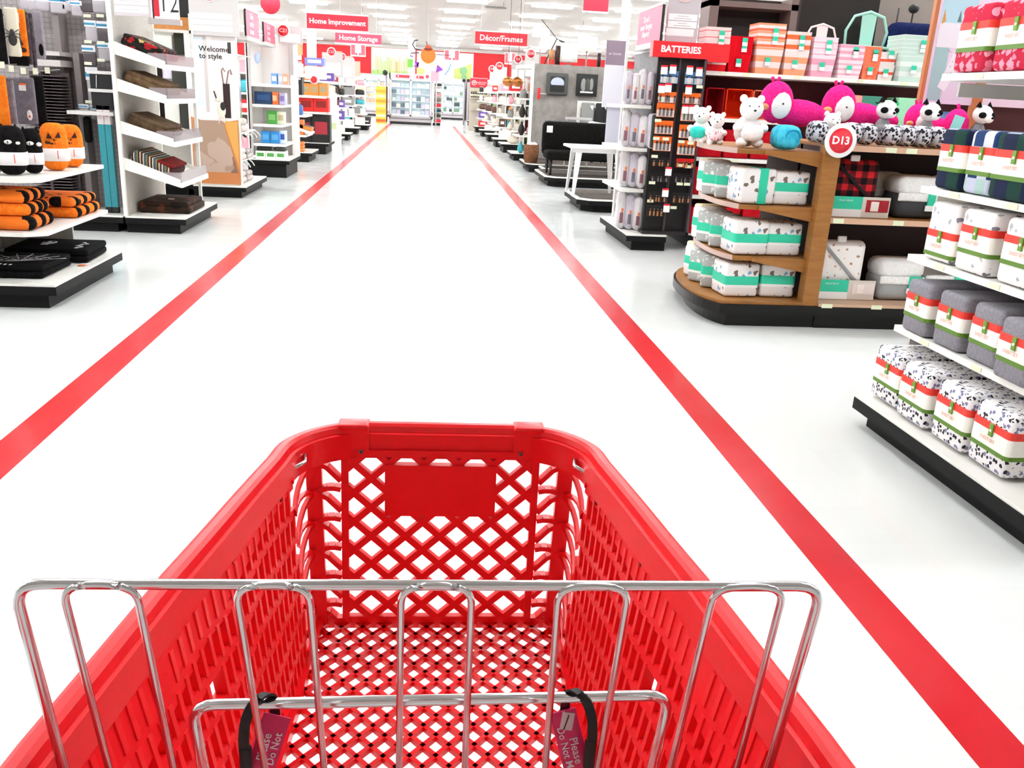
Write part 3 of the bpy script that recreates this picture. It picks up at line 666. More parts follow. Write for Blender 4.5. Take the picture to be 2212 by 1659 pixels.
# poster with a wooden frame
t_ = thing('poster', 'bedroom poster with pink pillow and spotted blanket in a wooden frame', 'poster', (3.76, 6.66, 1.62))
T = TR(0, 0, 0)
m = MB(M('F0D8F0', .5)).box(0, 1.5, 0, .02, 0, 1.1).m(M('A8C8CC', .6)).box(.03, .14, -.002, 0, .02, .4).m(M('F4EEF8', .6)).prism([(.10, .12), (.16, .09), (.26, .30), (.28, .5), (.22, .5)], 0, .003, TR(rx=PI/2)).m(M('E8D8EC', .6)).box(.15, .38, -.002, 0, .04, .22).m(M('F890C8', .6)).prism([(.30, .12), (.38, .10), (.38, .24), (.32, .24)], 0, .003, TR(rx=PI/2)).m(M('C0E0F0', .6)).box(.03, .3, -.002, 0, .56, 1.0).m(M('E8A050', .6)).prism([(.04, .56), (.07, .58), (.05, .66)], 0, .004, TR(rx=PI/2)).m(M('6A8888', .6)).prism([(.16, .58), (.19, .58), (.175, .66)], 0, .004, TR(rx=PI/2)).m(M('F6EEF8', .6)).box(.03, .28, -.003, 0, .4, .57)
m.m(M('3A3040', .6)); rr = random.Random(3)
for k in range(46):
    u, v = rr.uniform(.13, .33), rr.uniform(.16, .42)
    if v > .25 + (u-.16)*.2 or u < .24: m.box(u, u+.007, -.005, -.003, v, v+.004)
m.o('printed_sheet', None, t_)
MB(M('C8784A', .5)).box(-.03, .0, -.01, .03, -.02, 1.12).box(.40, .48, -.01, .03, -.30, .3).o('frame', None, t_)
t_ = thing('display_board', 'blue painted board standing low behind the plush toys under the poster', 'board', (3.78, 6.60, 1.305)); MB(fabric('4C86B4', '8CC0DC', 6)).box(0, .32, 0, .02, 0, .26).o('panel', None, t_)
# ================================================================ right: battery tower, bins and pillow packs
t_, off = fixture('shelf_unit', 'white end shelf unit holding plastic wrapped pillows beside the battery tower', 2.18, 1, 2.62, 9.26, 10.75, .17)
t_.name = 'end_shelf_unit'
for z, x in ((1.50, 2.10), (1.06, 2.08), (.63, 2.12)): shelf_part(t_, off, x+.02, 2.38, 9.5, 10.6, z, .035)
MB(fabric('8C8A8C', '9A989A', 20)).box(2.43, 2.46, 9.52, 10.7, .17, 2.06, off).o('back_panel', None, t_)
MB(SHW).box(2.32, 2.345, 10.68, 10.7, .17, 2.6, off).o('upright', None, t_)
PLA = [NT('plastic_wrap_%d' % i, .12) for i in range(3)]
for q, (c1, c2) in zip(PLA, (('B8B4B8', 'E4E0E0'), ('A8A0AC', 'D8D2DA'), ('C4BCC0', 'F0ECEA'))):
    z1 = q.n('ShaderNodeTexNoise', i_Scale=9.0, i_Detail=4.0); q.l(q.co((1, 1, .4)), z1.inputs['Vector']); q.base(q.ramp(z1.outputs['Fac'], [(.35, c1), (.65, c2)])); q.bump(z1.outputs['Fac'], .03, .8); q.b.inputs['Coat Weight'].default_value = .6
def pillow(label, x, y, z, w_, h_, d_, k, rz=0):
    t_ = thing('wrapped_pillow', label, 'pillow', (x, y, z), rz, 'plastic wrapped pillows on the end unit'); MB(PLA[k % 3].m).super(0, 0, h_/2, w_/2, d_/2, h_/2, min(w_, d_)*.49).o('plastic_bag', None, t_)
    MB(M('8C5A64' if k % 2 else '706C78', .4)).super(-w_*.05, -d_/2+.004, h_*.3, w_*.18, .008, h_*.14, .006).m(M('E8804A', .5)).super(0, -d_/2+.003, h_*.5, w_*.12, .008, h_*.05, .006).o('insert_card', None, t_)
for z, n, h_, sn in ((.172, 3, .42, 'bottom deck'), (.632, 3, .40, 'second shelf'), (1.062, 3, .38, 'third shelf'), (1.502, 4, .36, 'top shelf')):
    for i in range(n): pillow('plastic wrapped pillow on the %s by the battery tower, %s' % (sn, ['first from the aisle', 'second from the aisle', 'third from the aisle', 'closest to tower'][i]), 2.185 + (.082 if n == 3 else .066)*i + (.02 if z < 1 else 0), 9.62 + .05*(n-i), z + .003, .105 if n == 3 else .08, h_*(1-.06*((i*7+n) % 3)), .28, i + n, ((i*5+int(z*10)) % 5-2)*.07)
pillow('dark green wrapped cushion beside the pillow packs on the third shelf', 2.40, 9.45, 1.065, .09, .36, .2, 1); 
MB(M('263432', .6)).super(0, -.11, .18, .04, .02, .17, .02).o('cushion', None, bpy.context.scene.collection.objects[-3] if 0 else [o for o in C.collection.objects if o.name.startswith('wrapped_pillow')][-1])
t_ = thing('battery_tower', 'black battery rack under the red BATTERIES sign', 'display rack', (2.60, 9.3, .177))
MB(M('14110F', .5)).box(-.22, .26, .10, .14, 0, 1.82).m(M('4A3E44', .4)).box(.25, .275, .02, .16, 0, 1.82).box(.0, .018, .06, .10, 0, 1.82).m(M('221C1C', .5)).box(-.24, .27, .02, .2, 0, .03).o('rack_panel', None, t_)
sgn = MB(M('F01820', .4)).box(-.31, .27, -.01, .12, 1.80, 1.95).box(.27, .50, .02, .12, 1.78, 1.95).o('header', None, t_)
text('BATTERIES', .088, M('FFFFFF', .5), face_cam(-.02, -.0125, 1.875), sgn, bold=.0025, sx=1.0)
for (x, z) in ((-.19, 1.68), (-.10, 1.69), (.075, 1.69), (.175, 1.68), (-.20, 1.50), (-.13, 1.51), (.085, 1.50), (.07, 1.31), (.145, 1.31), (-.04, .68), (-.05, .46), (-.02, .30)):
    MB(M('F8F6F4', .5)).box(x-.034, x+.034, -.075, -.073, z-.05, z+.02).m(M('E01828', .5)).box(x-.034, x+.034, -.076, -.073, z+.02, z+.038).o('price_tag', None, t_)
for (x, z) in ((-.19, 1.40), (.20, 1.53), (-.20, 1.18), (.10, 1.24), (-.20, 1.00), (-.10, 1.0), (.07, .98), (.17, .97), (-.20, .82), (.08, .74), (.17, .73), (-.2, .55), (.1, .55), (-.2, .36), (.06, .30), (.1, .9), (.18, .55)): MB(TAGC).box(x-.034, x+.034, -.06, -.058, z-.015, z+.015).o('shelf_label', None, t_)
def batt(label, x, z, w_, h_, kind, n=4):
    a, b = {'o': ('F0681C', 'F0B060'), 'b': ('1E1C1C', 'B87848'), 'r': ('C81C1C', 'E0A060'), 'c': ('3C7CB4', 'B4CCD8'), 'k': ('1C1A1A', '9A9696')}[kind]
    t_ = thing('battery_pack', label, 'batteries', (2.60+x, 9.27-.024, .174+z), 0, 'battery packs on the rack')
    MB(M(a, .35)).box(-w_/2, w_/2, 0, .004, 0, h_).m(M('E8DCD4' if kind in 'oc' else '2A2624', .4)).box(-w_/2+.004, w_/2-.004, -.001, 0, .004, h_*.52).o('card', None, t_)
    for k in range(n):
        x_ = -w_*.32 + w_*.64*k/max(1, n-1)
        MB(M('7C7478', .25, .6) if kind in 'ok' else M(b, .3, .4)).lathe([(.010, 0), (.010, h_*.58), (.004, h_*.61)], x_, -.011, h_*.08, 10).m(M('141414', .4)).lathe([(.0102, h_*.42), (.0102, h_*.58)], x_, -.011, h_*.08, 10).o('cell', None, t_)
rows_ = [(1.56, 'c', .09, 'first'), (1.37, 'o', .08, 'second'), (1.20, 'o', .10, 'third'), (1.03, 'o', .10, 'fourth'), (.86, 'o', .11, 'fifth'), (.73, 'b', .07, 'sixth'), (.57, 'k', .07, 'seventh'), (.36, 'b', .08, 'eighth'), (.18, 'b', .09, 'lowest')]
for z, kd, h_, nm in rows_:
    cols = [(-.17, .085, 'far left'), (-.08, .085, 'inner left'), (.085, .085, 'inner right'), (.18, .085, 'far right')] if kd in 'c' or h_ in (.08, .07) else [(-.13, .17, 'left'), (.13, .17, 'right')]
    for j, (x, w_, side) in enumerate(cols):
        if nm == 'lowest' and j == 1: continue
        kk = 'r' if (nm == 'sixth' and side.endswith('right')) else kd
        batt('%s battery pack, %s row down the rack, %s column' % ({'c': 'blue', 'o': 'orange', 'b': 'copper and black', 'k': 'black and silver', 'r': 'red'}[kk], nm, side), x, z + (.02 if j % 2 == 0 and w_ > .1 else -.01), w_*1.12, h_*1.35, kk, 4 if w_ > .1 else 2)
# header signs over the battery tower
t_ = thing('category_sign', 'grey header sign with white strips and red circle above BATTERIES', 'sign', (2.44, 9.42, 2.14))
MB(M('BDB6BA', .5)).box(0, .33, 0, .03, 0, .62).box(-.02, .36, .0, .05, -.05, .0).o('panel', None, t_)
MB(M('F4F0F0', .5)).box(.012, .31, -.004, 0, .20, .26).box(.012, .31, -.004, 0, .13, .19).box(.0, .29, -.004, 0, .05, .12).m(M('B4ACB0', .5)).box(.10, .22, -.005, -.004, .237, .243).box(.07, .25, -.005, -.004, .214, .22).box(.11, .21, -.005, -.004, .168, .174).box(.07, .25, -.005, -.004, .146, .152).o('label_strips', None, t_)
MB(M('FAF6F6', .4)).lathe([(.105, 0), (.105, .006)], n=32, T=TR(.155, -.001, .47, rx=PI/2)).o('ring', None, t_); MB(M('EE1C30', .4)).lathe([(.08, .006), (.08, .008)], n=32, T=TR(.155, -.001, .47, rx=PI/2)).o('red_disc', None, t_)
def side_sign(label, X, Y0, Y1, z0, z1, right, txt, size, arm):
    t_ = thing('promo_sign', label, 'sign', (X, Y0, z0)); L_, h_ = Y1-Y0, z1-z0; s_ = -1 if right else 1
    a, b = sorted((0, -s_*.02)); m = MB(M('F0607C', .5)).box(a, b, 0, L_, 0, h_).m(M('E4DEDA', .5)).box(a-.005, b+.005, -.005, L_, h_, h_+.025).m(M('1C1416', .5)).box(a-.004, b+.004, -.012, 0, -.005, h_); m.m(M('CFC9C5', .5)); c, d = sorted((.01*s_, arm-X)); m.box(c, d, 0, L_, -.055, 0); m.o('panel', None, t_)
    text(txt, size, M('FCE4E8', .5), (face_left if right else face_right)(s_*.002, L_*(.62 if right else .42), h_*.5), t_, depth=.0005, sx=1.35, bold=.0015)
side_sign("pink sign reading Don't ever forget diapers over the pillow packs", 2.36, 9.33, 10.35, 2.13, 2.47, True, "Don't\never forget\ndiapers", .085, 2.47)
# long run of fabric bins
t_, off = fixture('shelf_unit', 'long shelf unit of striped fabric bins behind the plush toys', 2.92, 1, 7.6, 9.46, 10.6, .17)
t_.name = 'bin_shelf_unit'
MB(M('5A2A2C', .8)).box(2.9, 7.6, 10.02, 10.06, .17, 2.06, off).o('back_panel', None, t_); MB(M('8A6A74', .5)).box(2.875, 2.91, 9.46, 10.6, .17, 1.98, off).o('side_panel', None, t_)
for z in (.60, 1.0, 1.41, 1.875): shelf_part(t_, off, 2.91, 7.6, 9.44, 10.05, z, .04, tags=(3.1, 3.35, 3.9, 4.6, 5.1), face='y')
def bin_(label, mat, w_, h_, group=None, handle=False):
    t_ = thing('fabric_bin', label, 'storage bin', group=group); k = 1.16; vs = []; d_ = w_
    m = MB(mat)
    o_ = [(-w_/2, -d_/2), (w_/2, -d_/2), (w_/2, d_/2), (-w_/2, d_/2)]
    R_ = lambda s_, z: [Vector((x*s_, y*s_, z)) for x, y in o_]
    vs = R_(1, 0) + R_(k, h_) + R_(k*.991, h_) + R_(.991, .004)
    f_ = [(3, 2, 1, 0), (12, 13, 14, 15)] + [(a*4+i, a*4+(i+1) % 4, a*4+4+(i+1) % 4, a*4+4+i) for a in range(3) for i in range(4)]
    m.add(vs, f_); m.o('fabric_box', None, t_)
    return t_
def bin_tag(par, x, z, y): MB(TEAL).box(x-.028, x+.028, y-.004, y, z, z+.045).m(M('F8F4F4', .5)).box(x-.028, x+.028, y-.005, y, z-.035, z).o('hang_tag', None, par)
def stack(lb, mats, px0, px1, pytop, n, zb=1.877, Y_=9.66):
    a, b = AY(px0, 150, Y_-.15), AY(px1, 150, Y_-.15); w_ = (b.x-a.x)*.92; top = AY((px0+px1)/2, pytop, Y_-.15).z; h_ = min(.26, (top-zb)*.55); st = (top-zb-h_)/max(1, n-1)
    for k in range(n):
        q = bin_(lb + (', ' + (['bottom', 'second', 'third', 'fourth', 'fifth', 'sixth', 'seventh', 'eighth', 'ninth'][k] if k < n-1 else 'topmost') + ' in its stack' if n > 1 else ''), mats[k % len(mats)], w_/1.16, h_, lb if n > 1 else None); q.location = ((a.x+b.x)/2, Y_, zb+.002+st*k)
        if k in (0, n-2, n//2): bin_tag(q, w_*(.12 if k else -.05), h_*.45 if k == 0 else h_*.8, -w_*.5 - .012)
RS = stripes(2, .13, ((0, 'EE1828'), (.5, 'F0DCD8')), .9); RS2 = stripes(2, .05, ((0, 'F0DCD8'), (.6, 'D83048')), .9); OS = stripes(2, .12, ((0, 'F4A078'), (.5, 'F4DCD8')), .9); OS2 = stripes(2, .05, ((0, 'F0E0DC'), (.5, 'F07850')), .9)
PS = stripes(2, .12, ((0, 'EDA8BC'), (.5, 'F4DCE4')), .9); PS2 = stripes(2, .05, ((0, 'F4E0E6'), (.6, 'EDB4C4')), .9); MSt = stripes(2, .10, ((0, 'C4DCD0'), (.5, 'E4ECE6')), .9); CO = fabric('F4704E', 'F88A6A', 40)
stack('red and cream striped fabric bin beside the BATTERIES sign', [RS, RS2], 1516, 1574, 58, 7)
stack('plain bright red fabric bin in the red column', [fabric('D80C1C', 'E01424', 30)], 1570, 1624, 78, 9)
stack('orange and cream striped fabric bin beside the red column', [OS, OS2], 1626, 1690, 50, 7)
stack('orange striped fabric bin next to the pink ones', [OS, OS2, fabric('F06A38', 'F07848', 30)], 1690, 1747, 68, 7)
stack('pink and white striped fabric bin under white chair', [PS, PS2], 1750, 1806, 80, 7)
stack('pale pink striped fabric bin left of the coral bins', [PS2, PS], 1808, 1866, 96, 6)
stack('coral mesh bin right of the pale pink stacks', [CO], 1866, 1906, 100, 5)
stack('orange trimmed cream bin with stripes by the mint ones', [stripes(2, .11, ((0, 'EDE2DC'), (.55, 'F46040'), (.8, 'F0E4E0')), .9)], 1902, 1940, 112, 2)
stack('mint and white striped fabric bin beside the wooden poster frame', [MSt], 1936, 2010, 76, 6)
for px0, px1, c, lb in ((1524, 1564, 'A81420', 'dark red fabric bin lying on its side on the shelf below the striped bins'), (1568, 1625, 'E84018', 'orange fabric bin lying on its side beside the dark red one'), (1626, 1660, 'E8806A', 'coral fabric bin behind the big pink plush bird')):
    a, b = AY(px0, 220, 9.5), AY(px1, 220, 9.5); w_ = b.x-a.x; q = thing('fabric_bin', lb, 'storage bin', ((a.x+b.x)/2, 9.5, 1.412)); MB(fabric(c, c, 40)).box(-w_/2, w_/2, 0, .3, 0, .01).box(-w_/2, w_/2, 0, .3, .29, .30).box(-w_/2, -w_/2+.01, 0, .3, 0, .3).box(w_/2-.01, w_/2, 0, .3, 0, .3).box(-w_/2, w_/2, .29, .3, 0, .3).o('fabric_box', None, q)
for px_, c, w_, n, lb, nm in ((1775, 'F46A6A', .34, 3, 'coral pink folded towel in the pile behind the pink birds', 1), (1905, '38B870', .36, 5, 'bright green folded towel in the pile behind the raccoons', 1), (1950, 'A0DCB4', .3, 1, 'mint fabric bin behind the left raccoon', 0), (1868, '4C8C78', .24, 1, 'dark green fabric bin behind the second pink bird', 0), (1822, 'F4988C', .26, 1, 'salmon fabric bin behind the second pink bird', 0)):
    p = AY(px_, 240, 9.6)
    for k in range(n):
        q = thing('folded_towel' if nm else 'fabric_bin', lb, 'towel' if nm else 'storage bin', (p.x, p.y, 1.413 + k*.052), 0, lb if n > 1 else None); MB(fabric(c, c, 40)).super(0, 0, .025 if nm else .15, w_/2, .14, .026 if nm else .15, .02).o('body', None, q)
# lower rows of the bin unit in plain red (seen through the gaps)
for i in range(3):
    for z in (.177, .604, 1.004):
        q = thing('fabric_bin', 'red fabric bin on the %s shelf beside the battery tower, %s' % ({.177: 'bottom', .604: 'second', 1.004: 'third'}[z], ['next to the tower', 'second from the tower', 'third from the tower'][i]), 'storage bin', (3.06+.30*i, 9.62, z)); MB(fabric('B4101C', 'C01824', 30)).super(0, 0, .145, .135, .13, .145, .01).o('fabric_box', None, q)
# furniture display above
t_ = thing('cube_shelf', 'grey-brown open cube shelf standing on top of the bin unit', 'shelf', (3.08, 10.1, 2.07)); m = MB(M('7A6862', .6)).box(0, .10, 0, .35, 0, .62).box(.92, 1.0, 0, .35, 0, .62).box(0, 1.0, 0, .35, .50, .56).box(0, 1.0, 0, .35, 0, .03); m.o('frame', None, t_); MB(M('241C18', .7)).box(.08, .95, .32, .35, 0, .62).o('back', None, t_)
t_ = thing('display_wall', 'dark brown display wall above the bin shelves', 'display wall', (4.08, 10.25, 2.06)); MB(M('1E1612', .7)).box(0, 1.0, 0, .1, 0, .8).m(M('3C2E2A', .6)).box(0, .08, -.02, .1, 0, .8).o('panel', None, t_)
t_ = thing('display_wall', 'plain grey-tan partition behind the metal chairs and navy chair', 'display wall', (4.95, 10.7, 0)); MB(M('9A8E86', .7)).box(0, 4, 0, .1, 0, 3.2).o('panel', None, t_)
def mchair(label, c, x, z, s_):
    t_ = thing('metal_chair', label, 'chair', (x, 9.98, z)); m_ = M(c, .3, .0); t_.scale = (s_,)*3
    MB(m_).tube([(-.22, .1, -.0), (-.24, .08, .18), (-.17, .06, .33), (0, .05, .38), (.17, .06, .33), (.24, .08, .18), (.22, .1, 0)], .016, 8).o('back_rail', None, t_)
    MB(m_).prism([(-.07, 0), (.07, 0), (.085, .36), (-.085, .36)], .0, .012, TR(0, .07, 0, rx=PI/2)).o('back_splat', None, t_)
    MB(m_).super(0, .0, .0, .2, .2, .015, .012).o('seat', None, t_)
    for sx in (-1, 1):
        for sy in (-1, 1): MB(m_).tube([(sx*.17, sy*.16, 0), (sx*.2, sy*.19, -.05)], .014, 6).o('leg', None, t_)
p = AY(1778, 78, 9.98); mchair('white metal bistro chair on top above the pale pink bins', 'F2E4E0', p.x, 2.16, .75)
p = AY(1880, 62, 9.98); mchair('mint green metal chair beside the white one above the bins', 'A8DCCC', p.x, 2.22, 1.0)
p = AY(1985, 75, 10); t_ = thing('accent_chair', 'navy blue upholstered chair back at the poster edge', 'chair', (p.x, 10.1, 2.12)); MB(fabric('141C44', '1C2654', 40)).super(.05, 0, .2, .36, .12, .2, .09).o('backrest', None, t_); MB(fabric('0C0C14', '0C0C14', 40)).super(.0, -.13, .12, .30, .03, .13, .03).o('seat_cushion', None, t_)
for i, px_ in enumerate((1933, 1965)):
    p = AY(px_, 60, 10.3); t_ = thing('floor_lamp', ['thin black lamp pole above the mint chair', 'black lamp pole with round head near the poster'][i], 'lamp', (p.x, 10.3, 2.07)); MB(M('241410', .5)).tube([(0, 0, 0), (.01, 0, .62)], .010, 8).o('pole', None, t_)
    if i: MB(M('14100E', .5)).ell(.01, 0, .62, .06, .05, .05).o('lamp_head', None, t_)
# ================================================================ left: halloween end display
t_, off = fixture('shelf_unit', 'white end shelf unit holding black throws and orange knitted blankets', -2.43, -1, -3.35, 6.0, 7.35, .165)
t_.name = 'halloween_shelf_unit'
MB(BACKG).box(-3.36, -3.32, 6.0, 7.35, .17, 2.25, off).box(-3.32, -2.78, 7.30, 7.33, .17, .52, off).o('back_panel', None, t_)
for z in (.50, .85):
    m = MB(SHW).prism([(-3.32, 6.06), (-2.62, 6.06), (-2.50, 6.14), (-2.50, 7.32), (-3.32, 7.32)], z-.028, z, off); m.o('shelf', None, t_)
MB(M('5A5254', .6)).box(-3.34, -2.9, 6.02, 6.05, .17, .9, off).o('side_bracket', None, t_)
MB(M('6A6064', .5)).tube([off @ Vector((-3.32, 6.5, 1.86)), off @ Vector((-2.72, 6.5, 1.86))], .008, 6).tube([off @ Vector((-3.32, 6.5, 1.46)), off @ Vector((-2.72, 6.5, 1.46))], .008, 6).o('hang_bar', None, t_)
KO = fabric('F0701C', 'FA8A2C', 45); KBk = fabric('0E0C0C', '1A1818', 45); KOS = spots('F47A22', '120C0A', '1A0E08', 9., .26)
def throw(label, x, y, z, w_, d_, h_, rz, pat):
    t_ = thing('folded_throw', label, 'blanket', (x, y, z), rz)
    MB(fabric('0C0B0C', '141314', 60)).super(0, 0, h_*.27, w_/2, d_/2, h_*.25, .02).super(.01, .0, h_*.75, w_/2-.006, d_/2-.006, h_*.24, .02).o('folded_cloth', None, t_)
    p = MB(M('C8C4C8', .8)); r_ = random.Random(pat)
    if pat == 1:
        c = Vector((.10, -.10, h_+.001))
        for k in range(9):
            a = k*.36-.3; p.bar(c, c + Vector((-math.cos(a)*.3, math.sin(a)*.28, 0)), .006, .002, (0, 0, 1))
        for r in (.08, .14, .2):
            for k in range(8): a, b = k*.36-.3, k*.36+.06; p.bar(c + Vector((-math.cos(a)*r, math.sin(a)*r, 0)), c + Vector((-math.cos(b)*r, math.sin(b)*r, 0)), .005, .002, (0, 0, 1))
        for k in range(12): p.ell(-.3+.036*k, -d_/2+.035+.008*math.sin(k), h_, .011, .02, .003, None, 6, 4)
    else:
        p.ell(-.06, .05, h_, .055, .075, .003, None, 12, 4); p.box(-.09, -.04, -.06, -.02, h_, h_+.002)
        for k in range(6): p.ell(.20+.02*math.sin(k*2), -.16+.045*k, h_, .018, .025, .003, None, 8, 4)
        p.m(M('141214', .8)).ell(-.085, .07, h_+.003, .016, .02, .002, None, 8, 4).ell(-.035, .07, h_+.003, .016, .02, .002, None, 8, 4)
    p.o('printed_pattern', None, t_); return t_
throw('black throw with white spider web print, folded at the front of the deck', -2.88, 6.42, .172, .62, .52, .09, 0, 1)
throw('black throw with white skull print, folded behind the spider web one', -2.80, 7.00, .172, .60, .50, .10, .05, 2)
t_ = thing('sale_card', 'small orange and white tag poking out under the black throws', 'tag', (-2.53, 6.66, .172)); MB(M('E8743C', .5)).box(0, .05, 0, .05, 0, .002).m(M('F4F0EC', .5)).box(.0, .06, .05, .09, 0, .003).o('card', None, t_)
def knit(label, x, y, z, w_, d_, h_, seed):
    t_ = thing('knitted_blanket', label, 'blanket', (x, y, z), 0, 'orange and black knitted blankets on the lower shelf'); m = MB(KOS if seed % 2 else KO)
    m.super(0, 0, h_*.5, w_/2, d_/2, h_*.5, h_*.48).o('folded_knit', None, t_)
    r_ = random.Random(seed)
    for k in range(3):
        MB(KBk).ell(w_/2-.045, -d_/2+.07+k*d_*.32+r_.uniform(-.02, .02), h_*.52, .055, .05, h_*.52, None, 14, 10, .8).o('black_motif', None, t_)
    MB(KBk).ell(r_.uniform(-.12, .08), -d_/2+.04, h_*.52, .06, .05, h_*.52, None, 14, 10, .8).o('black_motif', None, t_); return t_
knit('orange knitted blanket with black shapes, bottom left of the pile on the shelf', -2.82, 6.32, .502, .46, .40, .09, 1)
knit('orange knitted blanket with black shapes, middle of the left pile on the shelf', -2.83, 6.33, .594, .44, .38, .08, 2)
knit('orange knitted blanket with black cat motif, topmost of the left pile', -2.84, 6.34, .676, .42, .38, .08, 3)
knit('orange knitted blanket with black edge, lower one at the far shelf end', -2.74, 7.02, .502, .42, .50, .075, 4)
knit('orange knitted blanket with black edge, upper one at the far shelf end', -2.75, 7.02, .579, .40, .48, .07, 5)
def rollp(label, x, y, col, faces, r=.075, h_=.30):
    t_ = thing('rolled_throw', label, 'blanket', (x, y, .852), .25); MB(col).ell(0, 0, h_*.53, r*1.08, r, h_*.53, None, 18, 12, .62).o('rolled_plush', None, t_)
    pw = lambda q: math.copysign(abs(q)**.62, q)
    MB(M('F4F0F0', .5)).prism([(1.12*r*pw(math.cos(k*PI/16)), 1.04*r*pw(math.sin(k*PI/16))) for k in range(32)], h_*.22, h_*.50, None, True).m(M('E8504C', .5)).box(r*.3, r*.36, -r*1.06, -r, h_*.27, h_*.46).o('paper_band', None, t_)
    f_ = MB(M('F2EEE8', .5) if faces == 'cat' else M('3A1206', .8))
    if faces == 'cat':
        f_.ell(.0, -r*.95, h_*.72, .024, .014, .014).ell(.052, -r*.78, h_*.70, .018, .016, .014); f_.m(M('101010', .5)).ell(.0, -r*1.10, h_*.72, .004, .006, .010).ell(.055, -r*.86, h_*.70, .004, .006, .009)
    else:
        f_.prism([(-.016, 0), (.022, 0), (.0, .040)], 0, .012, TR(-.020, -r*.93, h_*.72, rx=PI/2)).prism([(-.016, 0), (.022, 0), (.012, .040)], 0, .012, TR(.034, -r*.88, h_*.74, rx=PI/2)).prism([(-.006, 0), (.008, 0), (.0, .014)], 0, .014, TR(.012, -r*.92, h_*.68, rx=PI/2))
        for k in range(6): f_.ell(-.036+.017*k, -r*.95 + .003*k, h_*(.60+.014*abs(k-2.5)), .012, .014, .011, None, 8, 6)
    f_.o('face', None, t_)
    if faces == 'cat': MB(col).lathe([(.02, 0), (.003, .04)], -.04, 0, h_*.96, 8).lathe([(.02, 0), (.003, .04)], .04, 0, h_*.96, 8).o('ear', None, t_)
    return t_
rollp('black cat faced rolled throw in a white band, nearer the left picture edge', -2.735, 6.30, KBk, 'cat', .085); rollp('black cat faced rolled throw squeezed beside the first pumpkin roll', -2.66, 6.44, KBk, 'cat', .06, .28)
rollp('orange pumpkin faced rolled throw standing beside the black rolls', -2.62, 6.72, KO, 'pumpkin', .085, .31); rollp('orange pumpkin faced rolled throw at the far end of the shelf', -2.62, 7.02, KO, 'pumpkin', .08, .29)
t_ = thing('folded_throw', 'small cream folded cloth at the left edge of the pumpkin shelf', 'blanket', (-2.92, 6.25, .852)); MB(fabric('EDE6D2', 'E4DCC6', 40)).super(0, 0, .04, .1, .1, .04, .03).o('cloth', None, t_)
def hang(name, label, px0, px1, py0, py1, Y_, mat, cat='hanging item', deco=None, r=.02):
    a, b = AY((px0+px1)/2, py0, Y_), AY((px0+px1)/2, py1, Y_); w_ = (AY(px1, (py0+py1)/2, Y_).x - AY(px0, (py0+py1)/2, Y_).x); h_ = a.z-b.z
    t_ = thing(name, label, cat, ((a.x+b.x)/2, Y_, b.z)); MB(mat).super(0, 0, h_/2, w_/2, .012, h_/2, .011).o('fabric', None, t_)
    MB(M('8A8488', .4)).tube([(0, 0, h_), (0, .0, h_+.02), (0, .03, h_+.03)], .003, 6).o('hook', None, t_)
    if deco: deco(t_, w_, h_)
    return t_
def d_spider(t_, w_, h_):
    m = MB(M('3A3838', .8)).ell(0, -.013, h_*.35, .028, .004, .04).ell(0, -.013, h_*.50, .015, .004, .018)
    for s_ in (-1, 1):
        for k in range(3): m.tube([(0, -.014, h_*.46), (s_*.045, -.015, h_*(.56-.09*k)), (s_*.050, -.014, h_*(.44-.13*k))], .003, 5)
    m.o('spider_print', None, t_)
def d_face(t_, w_, h_): MB(M('4A1C0C', .8)).prism([(-.012, 0), (.014, 0), (0, .03)], 0, .003, TR(.0, -.012, h_*.24, rx=PI/2)).ell(.008, -.013, h_*.13, .022, .003, .016).m(M('F8E8E0', .6)).prism([(-.01, 0), (.01, -.01), (.012, .05), (-.005, .06)], 0, .003, TR(-.008, -.013, h_*.74, rx=PI/2)).o('face_print', None, t_)
def d_ghost(t_, w_, h_): MB(M('F0ECEC', .6)).ell(.02, -.013, h_*.2, .018, .003, .035).m(M('E84C3C', .6)).ell(.02, -.016, h_*.17, .007, .002, .008).o('ghost_print', None, t_); MB(M('F4F2F2', .5)).box(-.03, .015, -.016, -.012, h_*.72, h_*.84).m(M('F07838', .5)).box(-.025, .02, -.017, -.013, h_*.84, h_*.88).o('hang_tag', None, t_)
hang('hanging_leggings', 'black leggings hanging at the upper left edge', -12, 11, 18, 140, 6.42, KBk)
hang('hanging_leggings', 'cream towel with black spider print hanging beside the orange one', 13, 42, 16, 122, 6.46, fabric('EDE4D0', 'E6DCC6', 40), deco=d_spider)
hang('hanging_leggings', 'orange knitted towel with jack o lantern face, hanging high', 33, 58, 20, 121, 6.52, KO, deco=d_face)
hang('hanging_leggings', 'black item with red mark hanging low behind the spider towel', 20, 62, 112, 142, 6.60, KBk)
for i, (a, b, c, d, y_) in enumerate(((56, 66, 26, 140, 6.62), (66, 75, 28, 146, 6.7))): hang('hanging_leggings', ['dark grey leggings hanging right behind the orange towel', 'grey-brown leggings hanging edge on beside the dark grey ones'][i], a, b, c, d, y_, fabric('3E363C', '5C5458', 40))
hang('hanging_leggings', 'pale grey leggings with black cat print hanging upper rightmost', 74, 94, 24, 128, 6.8, fabric('8C868E', '9A949C', 40), deco=lambda t, w, h: MB(KBk).ell(.01, -.013, h*.2, .016, .003, .04).o('cat_print', None, t))
hang('hanging_gloves', 'bright orange gloves hanging below the shelf tags, first at the edge', -8, 18, 163, 280, 6.42, KO, 'gloves', deco=lambda t, w, h: [MB(KO).super(-.03+.022*k, -.004, -.02, .009, .011, .05, .008).o('finger', None, t) for k in range(4)])
